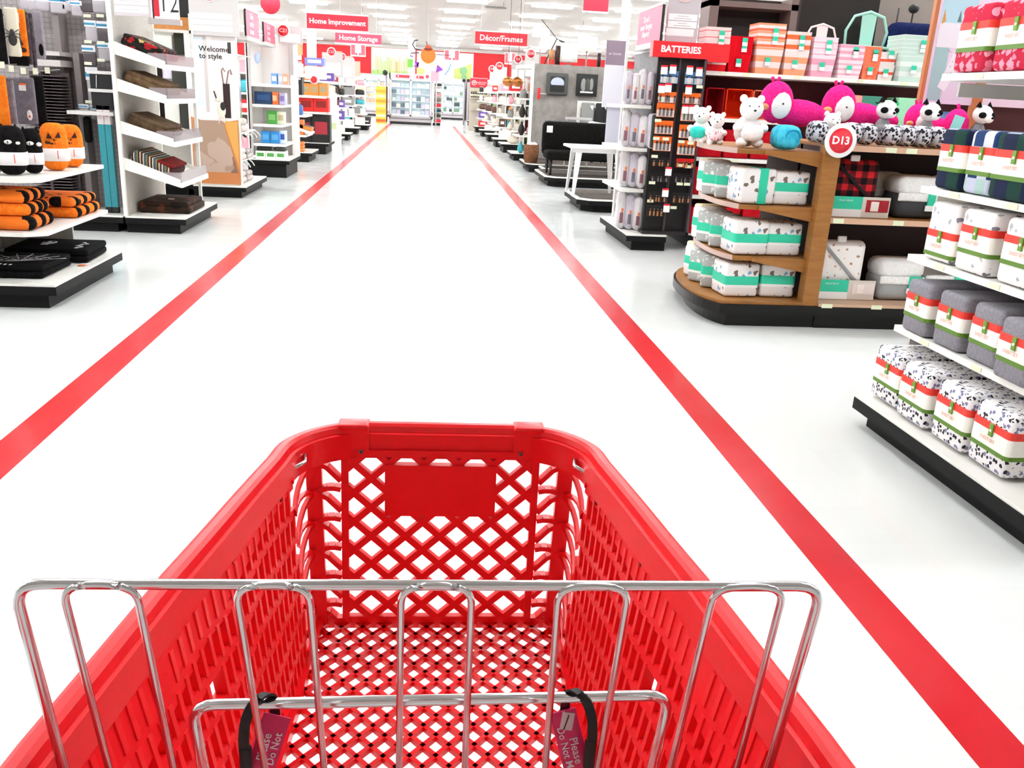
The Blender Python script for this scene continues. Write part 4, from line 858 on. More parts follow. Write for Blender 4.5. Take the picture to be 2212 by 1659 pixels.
hang('hanging_leggings', 'grey leggings hanging just right of the orange gloves', 18, 32, 172, 268, 6.52, fabric('77707A', '8A848E', 40)); hang('hanging_leggings', 'grey shirt with small white ghost print and orange tag', 34, 78, 168, 268, 6.62, fabric('6E6872', '7E7882', 40), deco=d_ghost)
hang('hanging_leggings', 'solid black item hanging right of the ghost shirt', 78, 98, 165, 274, 6.78, KBk)
for i, (px_, py_, y_) in enumerate(((4, 140, 6.3), (24, 148, 6.35), (50, 153, 6.4), (76, 154, 6.5), (102, 152, 6.6))):
    p = AY(px_, py_, y_); t_ = thing('price_card', 'pale yellow price card on a peg end, %s from the left edge' % ['first', 'second', 'third', 'fourth', 'fifth'][i], 'price tag', tuple(p)); MB(M('EDEBD4', .6)).box(-.016, .016, 0, .002, -.02, .02).o('card', None, t_); MB(M('77706C', .4)).tube([(0, .002, .0), (0, .22, .01)], .003, 6).o('peg', None, t_)
# ================================================================ left: aisle run behind it, with pegs and clear packages
t_, off = fixture('gondola_shelf', 'grey pegboard shelf run hung with clear storage packages', -3.04, -1, -9, 9.32, 10.7, .165)
t_['label'] = 'grey pegboard shelf run hung with clear storage packages'; t_.name = 'pegboard_run'
PEG = NT('pegboard', .7); co = PEG.co((1, 1, 1)); v = PEG.n('ShaderNodeTexBrick', offset=0.0); v.inputs['Scale'].default_value = 1; v.inputs['Brick Width'].default_value = .05; v.inputs['Row Height'].default_value = .05; v.inputs['Mortar Size'].default_value = .005; v.inputs['Color1'].default_value = lin('A8A0A0'); v.inputs['Color2'].default_value = lin('A39B9B'); v.inputs['Mortar'].default_value = lin('8E8686')
sp = PEG.n('ShaderNodeSeparateXYZ'); PEG.l(co, sp.inputs[0]); cb = PEG.n('ShaderNodeCombineXYZ'); PEG.l(sp.outputs[0], cb.inputs[0]); PEG.l(sp.outputs[2], cb.inputs[1]); PEG.l(cb.outputs[0], v.inputs['Vector']); PEG.base(v.outputs[0])
MB(PEG.m).box(-9, -3.08, 9.95, 10.0, .17, 2.2, off).o('pegboard', None, t_)
for x in (-3.66, -3.50, -4.9): MB(M('8A8080', .6)).box(x-.03, x+.03, 9.75, 9.95, .17, 2.35 if x != -3.50 else 1.72, off).o('upright', None, t_)
MB(M('C8C0BE', .5)).box(-3.95, -3.58, 9.55, 9.9, 1.58, 1.64, off).box(-3.95, -3.58, 9.55, 9.9, 1.68, 1.72, off).o('ledge', None, t_)
MB(M('D2CECA', .5)).box(-3.52, -3.08, 9.42, 9.95, 1.14, 1.175, off).o('shelf', None, t_)
t_ = thing('wire_panel_stack', 'brown-grey stack of wire shelf panels behind the orange rolls', 'wire panels', (-3.95, 9.5, .175))
m = MB(M('6A5E60', .5)).box(0, .38, .2, .22, 0, 1.35)
for k in range(44): m.box(0, .38, .0, .2, .02+k*.03, .026+k*.03)
m.m(M('3A3032', .5)).box(.17, .20, -.01, .2, 0, 1.35).m(M('4C3E58', .5)).box(.28, .37, -.012, .0, .72, .86).m(M('D8DCE8', .5)).box(.14, .2, -.014, -.01, .72, .80).m(M('4868A8', .5)).box(.14, .2, -.016, -.014, .74, .77)
m.o('wire_layers', None, t_)
CLR = M('B8B2B8', .15); BLU = M('3C98C4', .5)
def pkg(label, px_, py_, w_, h_, Y_=9.72, dark=False):
    p = AY(px_, py_, Y_); t_ = thing('hanging_package', label, 'package', (p.x, Y_, p.z-h_), 0, 'blue and white header packages on the pegboard')
    MB(M('5C5458', .2) if dark else CLR).super(0, 0, h_*.36, w_/2, .022, h_*.36, .02).o('clear_bag', None, t_)
    MB(M('F0EEF4', .5)).box(-w_/2, w_/2, -.024, -.018, h_*.70, h_).m(BLU).box(-w_/2, w_/2*.7, -.026, -.024, h_*.78, h_*.88).o('header_card', None, t_)
    MB(M('8A8488', .4)).tube([(0, -.02, h_-.01), (0, .22, h_)], .003, 6).o('peg_hook', None, t_)
for i, (a, b, w_, h_, dk) in enumerate(((196, 44, .12, .20, 0), (222, 46, .12, .22, 1), (192, 98, .13, .20, 1), (224, 92, .12, .18, 0), (198, 145, .12, .42, 0), (60, -8, .16, .12, 0), (90, -6, .14, .12, 0), (125, -4, .16, .14, 0), (142, -4, .10, .12, 0), (165, 2, .11, .14, 0), (185, -12, .14, .16, 1), (212, -10, .13, .16, 0), (182, 225, .10, .12, 0), (208, 228, .12, .14, 0))):
    pkg('clear bag with blue header card, %s' % ['left one in the second row', 'right one in the second row', 'left one in the third row', 'right one in the third row', 'long one in the fourth row', 'top row over the leggings', 'top row, second over the leggings', 'top row above the ledge', 'top row, small one by the upright', 'top row right of the upright', 'top row left of the white post', 'top row at the white post', 'low small one beside the upright', 'low one above the teal boxes'][i], a, b, w_, h_, dark=dk)
for i, (a, b) in enumerate(((188, 34), (216, 34), (190, 90), (218, 92), (190, 137), (218, 130), (192, 220), (212, 222), (228, 222), (222, 185))):
    p = AY(a, b, 9.6); t_ = thing('price_card', 'pale shelf price card on the pegboard run, ' + ['upper left', 'upper right', 'middle left', 'middle right', 'lower left', 'lower right', 'left one over the shelf', 'middle one over the shelf', 'right one over the shelf', 'on the black rack'][i], 'price tag', tuple(p)); MB(M('E2E4CC', .6)).box(-.035, .035, 0, .003, -.014, .014).o('card', None, t_); MB(M('77706C', .4)).tube([(0, .003, 0), (0, .35, .0)], .003, 6).o('peg', None, t_)
for i, px_ in enumerate((239, 253)):
    p = AY(px_, 455, 9.55); t_ = thing('rod_box', ['teal boxed curtain rod standing left on the deck by the white post', 'teal boxed curtain rod standing right, touching the white post'][i], 'box', (p.x, 9.5, .172)); MB(M('2C8C98', .4)).box(-.030, .030, 0, .06, .06, .88).m(M('141618', .4)).box(-.030, .030, 0, .06, 0, .06).box(-.030, .030, 0, .06, 1.02, 1.06).m(M('F0E4E4', .5)).box(-.030, .030, 0, .06, .88, 1.02).m(M('E03C64', .5)).box(-.014, .014, -.002, 0, .96, 1.0).o('carton', None, t_)
t_ = thing('wire_basket', 'black slotted rack with white edges beside the white post', 'rack', (-3.30, 9.5, 1.20)); MB(M('121012', .5)).box(0, .20, .0, .05, 0, .35).m(M('D8D4D2', .4)).box(-.02, .22, -.01, .05, .33, .36).box(-.02, .22, -.01, .05, .16, .19).tube([(.06, -.01, .2), (.07, -.01, .32)], .004, 6).o('rack_body', None, t_)
t_ = thing('dark_bag', 'small black bag hanging left of the teal boxes', 'bag', (-3.40, 9.6, .86)); MB(KBk).super(0, 0, .13, .035, .04, .13, .03).o('bag_body', None, t_)
# ================================================================ left: rug end display with sloping trays
t_, off = fixture('rug_display', 'white end display with four sloping trays of folded rugs', -2.42, -1, -3.02, 9.32, 10.75, .165, cat='shelf unit')
MB(SHW).box(-3.03, -2.995, 9.32, 9.36, .17, 2.35, off).o('upright', None, t_); MB(SHW).box(-3.03, -2.995, 10.70, 10.74, .17, 2.35, off).o('upright', None, t_)
MB(BACKG).box(-3.02, -3.0, 9.36, 10.72, .17, 2.35, off).o('back_panel', None, t_)
MB(SHW).box(-2.56, -2.53, 10.49, 10.53, .17, 2.2, off).o('front_upright', None, t_)
MB(SHW).box(-3.0, -2.54, 10.49, 10.53, 2.0, 2.03, off).o('cross_bar', None, t_)
rugm = [spots('1C1614', 'A81C20', 'B8A060', 14., .4), fabric('5A4434', '7A6248', 14), fabric('4A3A2C', '6A5540', 10), stripes(0, .09, ((0, '4A2420'), (.2, 'E8E2D0'), (.3, '4A5C64'), (.55, '8A7A50'), (.7, '2C1C1C'), (.85, 'C8B89C')), .9)]
names = ['black folded rug with red and gold flowers on the top tray', 'brown folded rug on the second tray', 'mottled brown folded rug on the third tray', 'striped brown and cream folded rug on the lowest tray']
for i, (zb_, zf) in enumerate(((1.84, 1.66), (1.50, 1.34), (1.10, .93), (.75, .53))):
    a = math.atan2(zb_-zf, .47)
    m = MB(SHW); xb, xf = -3.0, (-2.53, -2.54, -2.50, -2.46)[i]
    for y in (9.36, 10.46): m.add([off @ Vector(v) for v in ((xb, y, zb_), (xf, y, zf+.02), (xf, y, zf-.06), (xb, y, zb_-.12), (xb, y+.02, zb_), (xf, y+.02, zf+.02), (xf, y+.02, zf-.06), (xb, y+.02, zb_-.12))], [(0, 3, 2, 1), (4, 5, 6, 7), (0, 1, 5, 4), (3, 7, 6, 2), (1, 2, 6, 5)])
    m.add([off @ Vector(v) for v in ((xb, 9.38, zb_-.03), (xf, 9.38, zf-.03), (xf, 10.47, zf-.03), (xb, 10.47, zb_-.03), (xb, 9.38, zb_-.05), (xf, 9.38, zf-.05), (xf, 10.47, zf-.05), (xb, 10.47, zb_-.05))], [(0, 1, 2, 3), (7, 6, 5, 4), (0, 4, 5, 1), (1, 5, 6, 2)])
    m.box(xf, xf+.02, 9.36, 10.48, zf-.06, zf-.01, off); tr = m.o('sloping_tray', None, t_)
    MB(M('ACA0A4', .1, alpha=.55)).box(xf+.0, xf+.01, 9.38, 10.46, zf-.01, zf+.09, off).box(xf-.16, xf, 9.365, 9.375, zf-.01, zf+.09, off).o('acrylic_lip', None, tr)
    g = thing('folded_rug', names[i], 'rug', (-2.765, 9.74, (zb_+zf)/2+.035), 0); T = TR(ry=a)
    MB(rugm[i]).super(0, 0, .0, .205, .30, .04 if i != 3 else .05, .03, T).super(-.01, 0, .05, .19, .29, .025, .02, T).o('folded_pile', None, g)
    if i == 3: MB(fabric('6A1C1C', '7A2420', 20)).super(.12, 0, .07, .08, .29, .015, .01, T).o('red_cover', None, g)
t_ = thing('folded_rug', 'dark brown leaf patterned rug lying folded on the deck', 'rug', (-2.71, 9.95, .173)); MB(spots('2E1C12', '5A3018', '1C120C', 10., .5)).super(0, 0, .035, .26, .34, .035, .02).super(-.01, 0, .09, .25, .33, .028, .02).o('folded_pile', None, t_); MB(M('E8E0E0', .5)).box(-.02, .04, -.1, -.06, .118, .121).o('tag', None, t_)
t_ = thing('price_sign', 'white sale sign with red strip and large 12 over the rug trays', 'sign', (-2.58, 9.30, 2.06), 0)
MB(M('F4F2F0', .5)).box(0, .23, 0, .02, 0, .45).m(M('B0A8A6', .5)).box(-.06, .24, -.01, .06, -.05, 0).m(M('C81C34', .5)).box(-.0, .05, -.003, 0, .02, .45).m(M('3A1820', .5)).box(-.015, 0, -.003, .02, 0, .45).o('panel', None, t_)
text('12', .26, M('1C1410', .5), face_cam(.14, -.003, .14), t_, bold=-.004, sx=.75)
t_ = thing('category_sign', 'light header sign with white label strips over the rug display post', 'sign', (-2.96, 9.33, 2.10)); MB(M('CFC8CA', .5)).box(0, .34, 0, .03, -.03, .5).m(M('F6F2F4', .5)).box(.01, .32, -.004, 0, .0, .06).box(.01, .32, -.004, 0, .07, .13).box(.01, .32, -.004, 0, .14, .2).m(M('C4BCC0', .5)).box(.08, .24, -.005, -.004, .025, .03).box(.06, .26, -.005, -.004, .1, .105).o('panel', None, t_)
# ================================================================ left: poster end display
t_, off = fixture('gondola_shelf', 'shelf run behind the rug trays hung with mats and packages', -3.17, -1, -8, 12.7, 14.4, .165)
t_.name = 'mat_run'
MB(BACKG).box(-8, -3.18, 13.2, 13.25, .17, 2.1, off).o('back_panel', None, t_)
for i, (a, b, c, d, col, lb) in enumerate(((306, 328, 68, 100, '6A5A50', 'brown mat hanging upper left between the rug posts'), (330, 372, 68, 116, 'D8DCD4', 'white cloth hanging at the top between the rug posts'), (376, 408, 68, 118, '3A3C34', 'dark green mat hanging at the top by the front post'), (310, 335, 128, 165, 'D8CCD8', 'lilac and yellow package hanging in the second gap'), (336, 350, 130, 168, '2A2420', 'narrow black package hanging in the second gap'), (350, 372, 132, 170, 'E0D8E8', 'white and violet package hanging in the second gap'), (372, 410, 140, 205, '4A4A44', 'dark clear package hanging in the second gap'), (318, 345, 205, 262, '7C6E62', 'speckled brown mat hanging in the third gap'), (345, 356, 208, 262, '241E1C', 'black strip hanging in the third gap'), (356, 388, 212, 268, 'ECEAE2', 'white shaggy towel hanging in the third gap'), (385, 412, 212, 278, '4C4C48', 'dark green package hanging in the third gap'))):
    hang('hanging_mat', lb, a, b, c, d, 12.95 + .02*(i % 3), fabric(col, col, 30), 'mat')
t_ = thing('cardboard_box', 'orange-brown cardboard strip across the top behind the 12 sign', 'box', (-3.85, 12.9, 2.13)); MB(fabric('C07E48', 'C88850', 20)).box(0, .78, 0, .2, 0, .18).o('carton', None, t_)
t_ = thing('dark_box', 'black box above the cardboard strip beside the header sign', 'box', (-3.55, 13.0, 2.32)); MB(M('0E0C0A', .6)).box(0, .48, 0, .3, 0, .5).o('carton', None, t_)
t_, off = fixture('poster_display', 'end display with Welcome to style poster panel and hooked rug shelves', -2.44, -1, -3.15, 12.62, 14.3, .155, cat='shelf unit')
MB(M('B8B6B4', .5)).box(-2.98, -2.95, 12.7, 14.25, .16, 2.1, off).o('back_panel', None, t_)
MB(SHW).box(-3.16, -2.49, 12.66, 12.70, .16, 2.10, off).o('side_panel', None, t_)
t_p = thing('poster', 'Welcome to style poster of a doorway, dog and brown rug', 'poster', (-3.14, 12.655, .18))
m = MB(M('E4DCDA', .6)).box(.01, .63, -.004, 0, .0, 1.91).m(M('D4E2EC', .6)).box(.02, .22, -.007, -.004, 1.02, 1.88).m(M('C8BEBA', .6)).box(.22, .26, -.008, -.004, .95, 1.9).m(M('F2EAE6', .6)).box(.27, .33, -.007, -.004, .85, 1.9).m(M('C87E48', .5)).box(.01, .63, -.006, -.004, 0, .26).prism([(.01, .26), (.40, .26), (.63, .26), (.63, .86), (.28, .80), (.01, .88)], 0, .006, TR(rx=PI/2))
m.m(spots('A88C78', '8A6A5A', 'B8A090', 3., .6)).prism([(.02, .16), (.60, .16), (.42, .84), (.04, .84)], 0, .010, TR(0, 0, 0, rx=PI/2)).m(M('D8A050', .5)).prism([(.44, .84), (.62, .84), (.62, .20)], 0, .009, TR(rx=PI/2))
m.m(M('2A1210', .6)).box(.45, .54, -.009, -.004, .88, 1.32).m(M('8A5A50', .5)).tube([(.46, -.01, 1.32), (.44, -.01, 1.48), (.46, -.01, 1.52), (.49, -.01, 1.47)], .006, 6).tube([(.50, -.01, 1.32), (.53, -.01, 1.48), (.56, -.01, 1.50), (.57, -.01, 1.44)], .006, 6)
m.m(M('F0DCC8', .7)).ell(.42, -.012, .98, .055, .006, .10).ell(.38, -.012, 1.12, .028, .006, .03).tube([(.39, -.012, .92), (.38, -.012, .80)], .010, 6).tube([(.45, -.012, .9), (.46, -.012, .80)], .010, 6).m(M('2A2624', .7)).ell(.44, -.018, 1.03, .035, .004, .055).tube([(.36, -.012, 1.13), (.33, -.012, 1.22)], .008, 6).m(M('F6F2EE', .6)).box(.50, .60, -.008, -.004, 1.62, 1.84).m(M('3A342C', .6)).box(.535, .58, -.010, -.008, 1.70, 1.84)
po = m.o('printed_panel', None, t_p)
text('Welcome\nto style', .098, M('1C1A1A', .5), face_cam(.165, -.0105, 1.70), po, align='LEFT', depth=.0008, lines=.9, bold=.001)
t_ = thing('category_sign', 'large grey header sign with red circle above the Welcome poster', 'sign', (-3.06, 12.60, 2.09)); MB(M('C6C1BF', .5)).box(0, .62, 0, .04, 0, .58).m(M('F6F4F4', .5)).box(.02, .54, -.005, 0, .05, .12).box(.02, .54, -.005, 0, .13, .19).box(.02, .54, -.005, 0, .20, .27).o('panel', None, t_)
MB(M('FAF8F8', .4)).lathe([(.10, 0), (.10, .006)], n=32, T=TR(.27, -.001, .50, rx=PI/2)).o('ring', None, t_); r_ = MB(M('E82038', .4)).lathe([(.078, .006), (.078, .008)], n=32, T=TR(.27, -.001, .50, rx=PI/2)).o('red_disc', None, t_); text('C11', .07, M('F8E8E8', .5), face_cam(.27, -.010, .50), r_, depth=.0003)
for z in (.48, .86, 1.9):
    m = MB(SHW).box(-2.94, -2.56, 12.75, 14.2, z-.02, z) if z < 1.5 else MB(SHW).box(-2.94, -2.6, 12.75, 14.2, z-.015, z)
    bpy_o = m.o('wire_shelf', None, None); tag(bpy_o, {.48: 'low white wire shelf with hooks beside the Welcome poster', .86: 'middle white wire shelf with hooks beside the Welcome poster', 1.9: 'top white shelf just under the pink sale signs'}[z], 'shelf')
    if z < 1.5:
        for k in range(3 if z < .6 else 5):
            h_ = MB(SHW).tube([(-2.56, 12.9+.3*k, z-.01), (-2.50, 12.88+.3*k, z-.05), (-2.47, 12.87+.3*k, z-.10)], .009, 6).o('hook', None, bpy_o)
for i, (y, z, c, h_, lb) in enumerate(((12.95, .165, 'BCA49C', .16, 'rosy beige braided rug roll on the deck beside the poster panel'), (13.45, .165, '8C7C7C', .13, 'grey and brown folded rug on the deck behind the beige roll'), (13.0, .482, 'C8C0B4', .16, 'cream folded rug on the low wire shelf'), (13.5, .482, '6C6870', .12, 'dark folded rug on the low wire shelf'), (13.2, .862, 'A8A094', .18, 'grey-beige rug standing folded on the middle wire shelf'))):
    t_ = thing('folded_rug', lb, 'rug', (-2.68, y+.1, z+.0)); MB(fabric(c, 'E4DAD4', 16)).super(0, 0, h_*.26, .14, .22, h_*.27, h_*.25).super(0, 0, h_*.75, .13, .21, h_*.26, h_*.24).o('folded_pile', None, t_)
t_ = thing('plastic_bag', 'large clear plastic covered rug draped from the top white shelf', 'package', (-2.74, 13.55, .88)); m = MB(PLA[2].m).super(0, 0, .50, .05, .36, .50, .05, Matrix.Shear('XY', 4, (.0, .0))); m.o('bag_body', None, t_)
side_sign('pink sale sign with white lettering right of the grey header sign', -2.44, 13.12, 14.1, 2.14, 2.48, False, 'Sale\nends\nsoon', .115, -2.96)
side_sign('second pink sale sign, lower and farther down the row', -2.66, 15.82, 16.95, 2.20, 2.50, False, "Don't\never\nforget", .10, -2.895)
p = AY(584, 8, 15.5); t_ = thing('hanging_sign', 'plain red round sign hanging above the pink sale signs', 'sign', tuple(p)); MB(M('EE3450', .45)).lathe([(.155, -.006), (.155, .006)], n=40, T=TR(rx=PI/2)).o('disc', None, t_); MB(M('D8D4D0', .4)).tube([(0, .01, .15), (0, .01, ZC-p.z)], .004, 6).o('cord', None, t_)
# ================================================================ left: white medicine style unit
t_, off = fixture('shelf_unit', 'white end shelf unit with blue, green and orange boxes', -2.30, -1, -3.0, 15.75, 17.2, .30, inset=.06)
t_.name = 'box_shelf_unit'
MB(M('F4EFEC', .35)).box(-2.98, -2.94, 15.8, 17.15, .3, 2.35, off).o('back_panel', None, t_); MB(M('B8B2AE', .5)).box(-2.96, -2.90, 15.8, 15.83, .3, 2.2, off).o('side_panel', None, t_); MB(M('FAF6F4', .3)).box(-2.42, -2.30, 17.0, 17.15, .3, 2.45, off).o('white_column', None, t_); MB(M('F2EDEA', .35)).box(-2.94, -2.42, 17.12, 17.15, .3, 2.35, off).o('end_panel', None, t_)
for z in (.56, .88, 1.20, 1.53): shelf_part(t_, off, -2.94, -2.42 + (.04 if z < .6 else 0), 15.85, 17.1, z, .045)
def cbox(label, x, y, z, w_, d_, h_, col, col2=None, cat='box', name='boxed_product', group=None):
    t_ = thing(name, label, cat, (x, y, z), 0, group); m = MB(M(col, .45)).box(-w_/2, w_/2, 0, d_, 0, h_)
    if col2: m.m(M(col2, .5)).box(-w_*.35, w_*.35, -.003, 0, h_*.3, h_*.75)
    m.o('carton', None, t_); return t_
for a in ((-2.74, 16.0, 1.205, .30, .25, .20, '20406C', '305890', 'dark blue box on the third shelf'), (-2.55, 16.0, 1.205, .10, .25, .20, 'E8702C', 'F4C8A0', 'orange box on the third shelf between blue and lilac'), (-2.44, 16.1, 1.205, .10, .25, .19, 'C0C0E8', '8080D0', 'lilac striped box on the third shelf'), (-2.60, 15.95, .885, .16, .2, .21, '48A040', '88C870', 'bright green box on the middle shelf'), (-2.46, 16.0, .885, .12, .2, .20, 'E4E4CC', 'C8B890', 'cream box on the middle shelf'), (-2.72, 15.95, .565, .15, .2, .19, '2C90D8', '60B0E8', 'sky blue box on the lower shelf, left one'), (-2.56, 15.95, .565, .15, .2, .19, '2C90D8', '60B0E8', 'sky blue box on the lower shelf, right one'), (-2.44, 16.0, .565, .10, .2, .21, 'D8E4F4', '3058B0', 'white and blue box on the lower shelf'), (-2.54, 15.95, 1.535, .10, .15, .17, '6898D0', 'F0F4FA', 'blue and white box on the top shelf'), (-2.44, 15.95, 1.535, .07, .15, .17, 'A8B8E0', 'F4F4FA', 'pale blue box on the top shelf'), (-2.36, 15.95, 1.535, .09, .15, .17, 'F09878', 'F8D8C8', 'salmon box on the top shelf')): cbox(a[8] + ' of the white end unit', *a[:8])
for i in range(3): cbox('white box with green round picture on the white unit deck, ' + ['leftmost', 'middle', 'nearest the aisle'][i], -2.80+.17*i, 15.85, .305, .165, .3, .13, 'E8F0E4', '4C9C44')
t_ = thing('helmet_box', 'clear domed package with dark contents above the green picture boxes', 'package', (-2.48, 16.0, .437)); MB(M('4A4A48', .15)).ell(0, 0, .036, .12, .10, .036, None, 14, 8, .8).o('dome', None, t_)
t_ = thing('dark_package', 'black package beside the clear domed one', 'package', (-2.74, 16.0, .437)); MB(M('1C1E1C', .3)).super(0, 0, .034, .12, .12, .034, .02).o('pack', None, t_)
t_ = thing('hanging_toy', 'small pale blue item hanging under the second pink sign', 'package', tuple(AY(556, 125, 15.9))); MB(M('A8B8DC', .4)).ell(0, 0, 0, .05, .03, .09).o('item_body', None, t_); MB(M('C8C4C8', .4)).tube([(0, 0, .09), (0, .3, .11)], .004, 6).o('hook', None, t_)
def round_sign(label, px_, py_, Y_, r, txt, board=None):
    p = AY(px_, py_, Y_); t_ = thing('aisle_sign', label, 'sign', tuple(p))
    if board:
        w_, h_, dx, dz = board
        MB(M('B8B2B0', .5)).box(dx-.03, dx+.03, .015, .045, 1.706-p.z, dz-h_).o('post', None, t_)
        MB(M('C4BEBC', .5)).box(dx-w_/2, dx+w_/2, .012, .05, dz-h_, dz).m(M('F6F4F4', .5)).box(dx-w_*.44, dx+w_*.40, .006, .012, dz-h_*.92, dz-h_*.42).o('panel', None, t_)
    MB(M('F8F4F4', .4)).lathe([(r, -.005), (r, .005)], n=28, T=TR(rx=PI/2)).o('ring', None, t_); q = MB(M('D8202C', .4)).lathe([(r*.78, .005), (r*.78, .007)], n=28, T=TR(rx=PI/2)).o('red_disc', None, t_)
    if txt: text(txt, r*.75, M('FCE0E0', .5), face_cam(0, -.0075, 0), q, depth=.0004)
round_sign('small round C21 sign on the white column beside the second pink sign', 612, 66, 16.95, .115, 'C21', (.42, .28, .12, .07))
# ================================================================ shared: simple goods for the farther units
def colname(c): return c
GOODS = [('E8E4DE', 'white'), ('C81C24', 'red'), ('1C1A1A', 'black'), ('E07C30', 'orange'), ('6A4CA0', 'purple'), ('3C6CB4', 'blue'), ('D8CFC0', 'cream'), ('8C8A88', 'grey'), ('58382C', 'brown'), ('40A8B4', 'turquoise'), ('E89CA8', 'pink'), ('6CA050', 'green')]
def goods(kind, label, x, y, z, w_, d_, h_, col, group=None):
    t_ = thing({'box': 'boxed_product', 'jar': 'storage_jar', 'vase': 'vase', 'basket': 'basket', 'lamp': 'table_lamp', 'stack': 'folded_textile', 'bag': 'bagged_product', 'bin': 'storage_bin'}[kind], label, {'box': 'box', 'jar': 'jar', 'vase': 'vase', 'basket': 'basket', 'lamp': 'lamp', 'stack': 'textile', 'bag': 'package', 'bin': 'storage bin'}[kind], (x, y, z+.003), 0, group)
    m = MB(M(col, .45))
    if kind == 'box': m.box(-w_/2, w_/2, 0, d_, 0, h_).m(M('F2EFEA', .5)).box(-w_*.3, w_*.3, -.004, 0, h_*.35, h_*.7).o('carton', None, t_)
    elif kind == 'bin': m.prism([(-w_/2, 0), (w_/2, 0), (w_/2, d_), (-w_/2, d_)], 0, h_*.9).box(-w_/2-.01, w_/2+.01, -.01, d_+.01, h_*.9, h_).o('tub', None, t_)
    elif kind == 'jar': m.lathe([(w_*.42, 0), (w_*.48, h_*.1), (w_*.48, h_*.7), (w_*.3, h_*.85)], 0, d_/2, 0, 14); m.m(M('B8A088', .4)).lathe([(w_*.32, h_*.85), (w_*.32, h_), (w_*.1, h_)], 0, d_/2, 0, 14); m.o('glass', None, t_)
    elif kind == 'vase': m.lathe([(w_*.2, 0), (w_*.48, h_*.3), (w_*.4, h_*.6), (w_*.15, h_*.85), (w_*.2, h_)], 0, d_/2, 0, 14).o('ceramic', None, t_)
    elif kind == 'basket': m.lathe([(w_*.4, 0), (w_*.5, h_), (w_*.44, h_), (w_*.36, h_*.1)], 0, d_/2, 0, 16).o('weave', None, t_)
    elif kind == 'lamp': m.lathe([(w_*.25, 0), (w_*.3, h_*.1), (w_*.1, h_*.3), (w_*.05, h_*.5)], 0, d_/2, 0, 12).o('base', None, t_); MB(M('F0EAE2', .7)).lathe([(w_*.5, h_*.5), (w_*.4, h_)], 0, d_/2, 0, 18).o('lamp_shade', None, t_)
    elif kind == 'stack':
        for k in range(3): m.super(0, d_/2, h_*(k+.5)/3, w_/2, d_/2, h_/6, h_/7)
        m.o('layers', None, t_)
    elif kind == 'bag': m.super(0, d_/2, h_/2, w_/2, d_/2, h_/2, min(w_, h_, d_)*.35).o('pouch', None, t_)
    return t_
ORD = ['first', 'second', 'third', 'fourth', 'fifth', 'sixth', 'seventh', 'eighth', 'ninth', 'tenth', 'eleventh', 'twelfth']
def unit(label, short, side, Y0, Y1, deck=.28, zs=(.62, .98, 1.34, 1.70), xf=None, xb=None, back='CFCAC4', ht=2.05, plan=None, seed=0, run=4.0, sign=None):
    s_ = 1 if side == 'r' else -1; xf = xf if xf is not None else (2.2 if side == 'r' else -2.3); xb = xb if xb is not None else xf + s_*.62
    t_, off = fixture('end_shelf', label, xf, s_, xb + s_*run, Y0, Y1, deck); lo_, hi_ = min(xf, xb), max(xf, xb)
    MB(M(back, .6)).box(min(xb, xb-s_*.0+s_*.04), max(xb, xb+s_*.04), Y0+.03, Y1-.03, deck, ht, off).o('back_panel', None, t_)
    a_, b_ = sorted((xb, xb+s_*run)); MB(M(back, .6)).box(a_, b_, (Y0+Y1)/2-.02, (Y0+Y1)/2+.02, deck, ht, off).o('run_panel', None, t_)
    for z in zs: shelf_part(t_, off, min(xf+s_*.12, xb), max(xf+s_*.12, xb), Y0+.05, Y1-.05, z, .04)
    for z in zs[:4:1]: shelf_part(t_, off, a_, b_, Y0+.05, (Y0+Y1)/2-.02, z, .04, name='run_shelf')
    r_ = random.Random(seed); lv = [deck+.006] + list(zs)
    nm = ['deck', 'lowest shelf', 'second shelf', 'third shelf', 'top shelf', 'upper shelf']
    for li, z in enumerate(lv):
        if plan and li < len(plan) and plan[li] is None: continue
        kinds = plan[li] if plan and li < len(plan) and plan[li] else [(r_.choice(['box', 'bin', 'bag', 'jar', 'stack', 'box']), r_.choice(GOODS)[1]) for _ in range(2)]
        hmax = (lv[li+1]-z-.08) if li+1 < len(lv) else .26
        n = len(kinds); w_all = abs(xb-xf)-.2
        for k, (kd, cn) in enumerate(kinds):
            w_ = w_all/n*.88; x = min(xf+s_*.14, xb+s_*.02+(0 if s_ > 0 else .06)) + w_all/n*(k+.5) + (.01 if s_ > 0 else .0); h_ = hmax*r_.uniform(.72, .95)
            goods(kd, '%s %s on the %s of the %s, %s' % (cn, {'box': 'box', 'jar': 'jar', 'vase': 'vase', 'basket': 'basket', 'lamp': 'table lamp', 'stack': 'folded textiles', 'bag': 'package', 'bin': 'tub'}[kd], nm[li], short, (['aisle side', 'inner side'] if (side == 'r') else ['inner side', 'aisle side'])[min(1, int(k >= n/2))] if n == 2 else 'place ' + ORD[k]), x, Y0+.10, z, w_, .3, h_, dict((b, a) for a, b in GOODS)[cn])
        # goods on the run behind, smaller in view
        for k in range(3):
            cn = r_.choice(GOODS); kd = r_.choice(['box', 'box', 'bin', 'bag']); x = xb + s_*(.3+.42*k)
            if li == 0 or z < ht-.2: goods(kd, '%s %s on the %s of the run behind the %s, %s along' % (cn[1], {'box': 'box', 'bin': 'tub', 'bag': 'package'}[kd], nm[li], short, ORD[k]), x, Y0+.08, z, .34, .3, min(.26, hmax*.9), cn[0])
    return t_
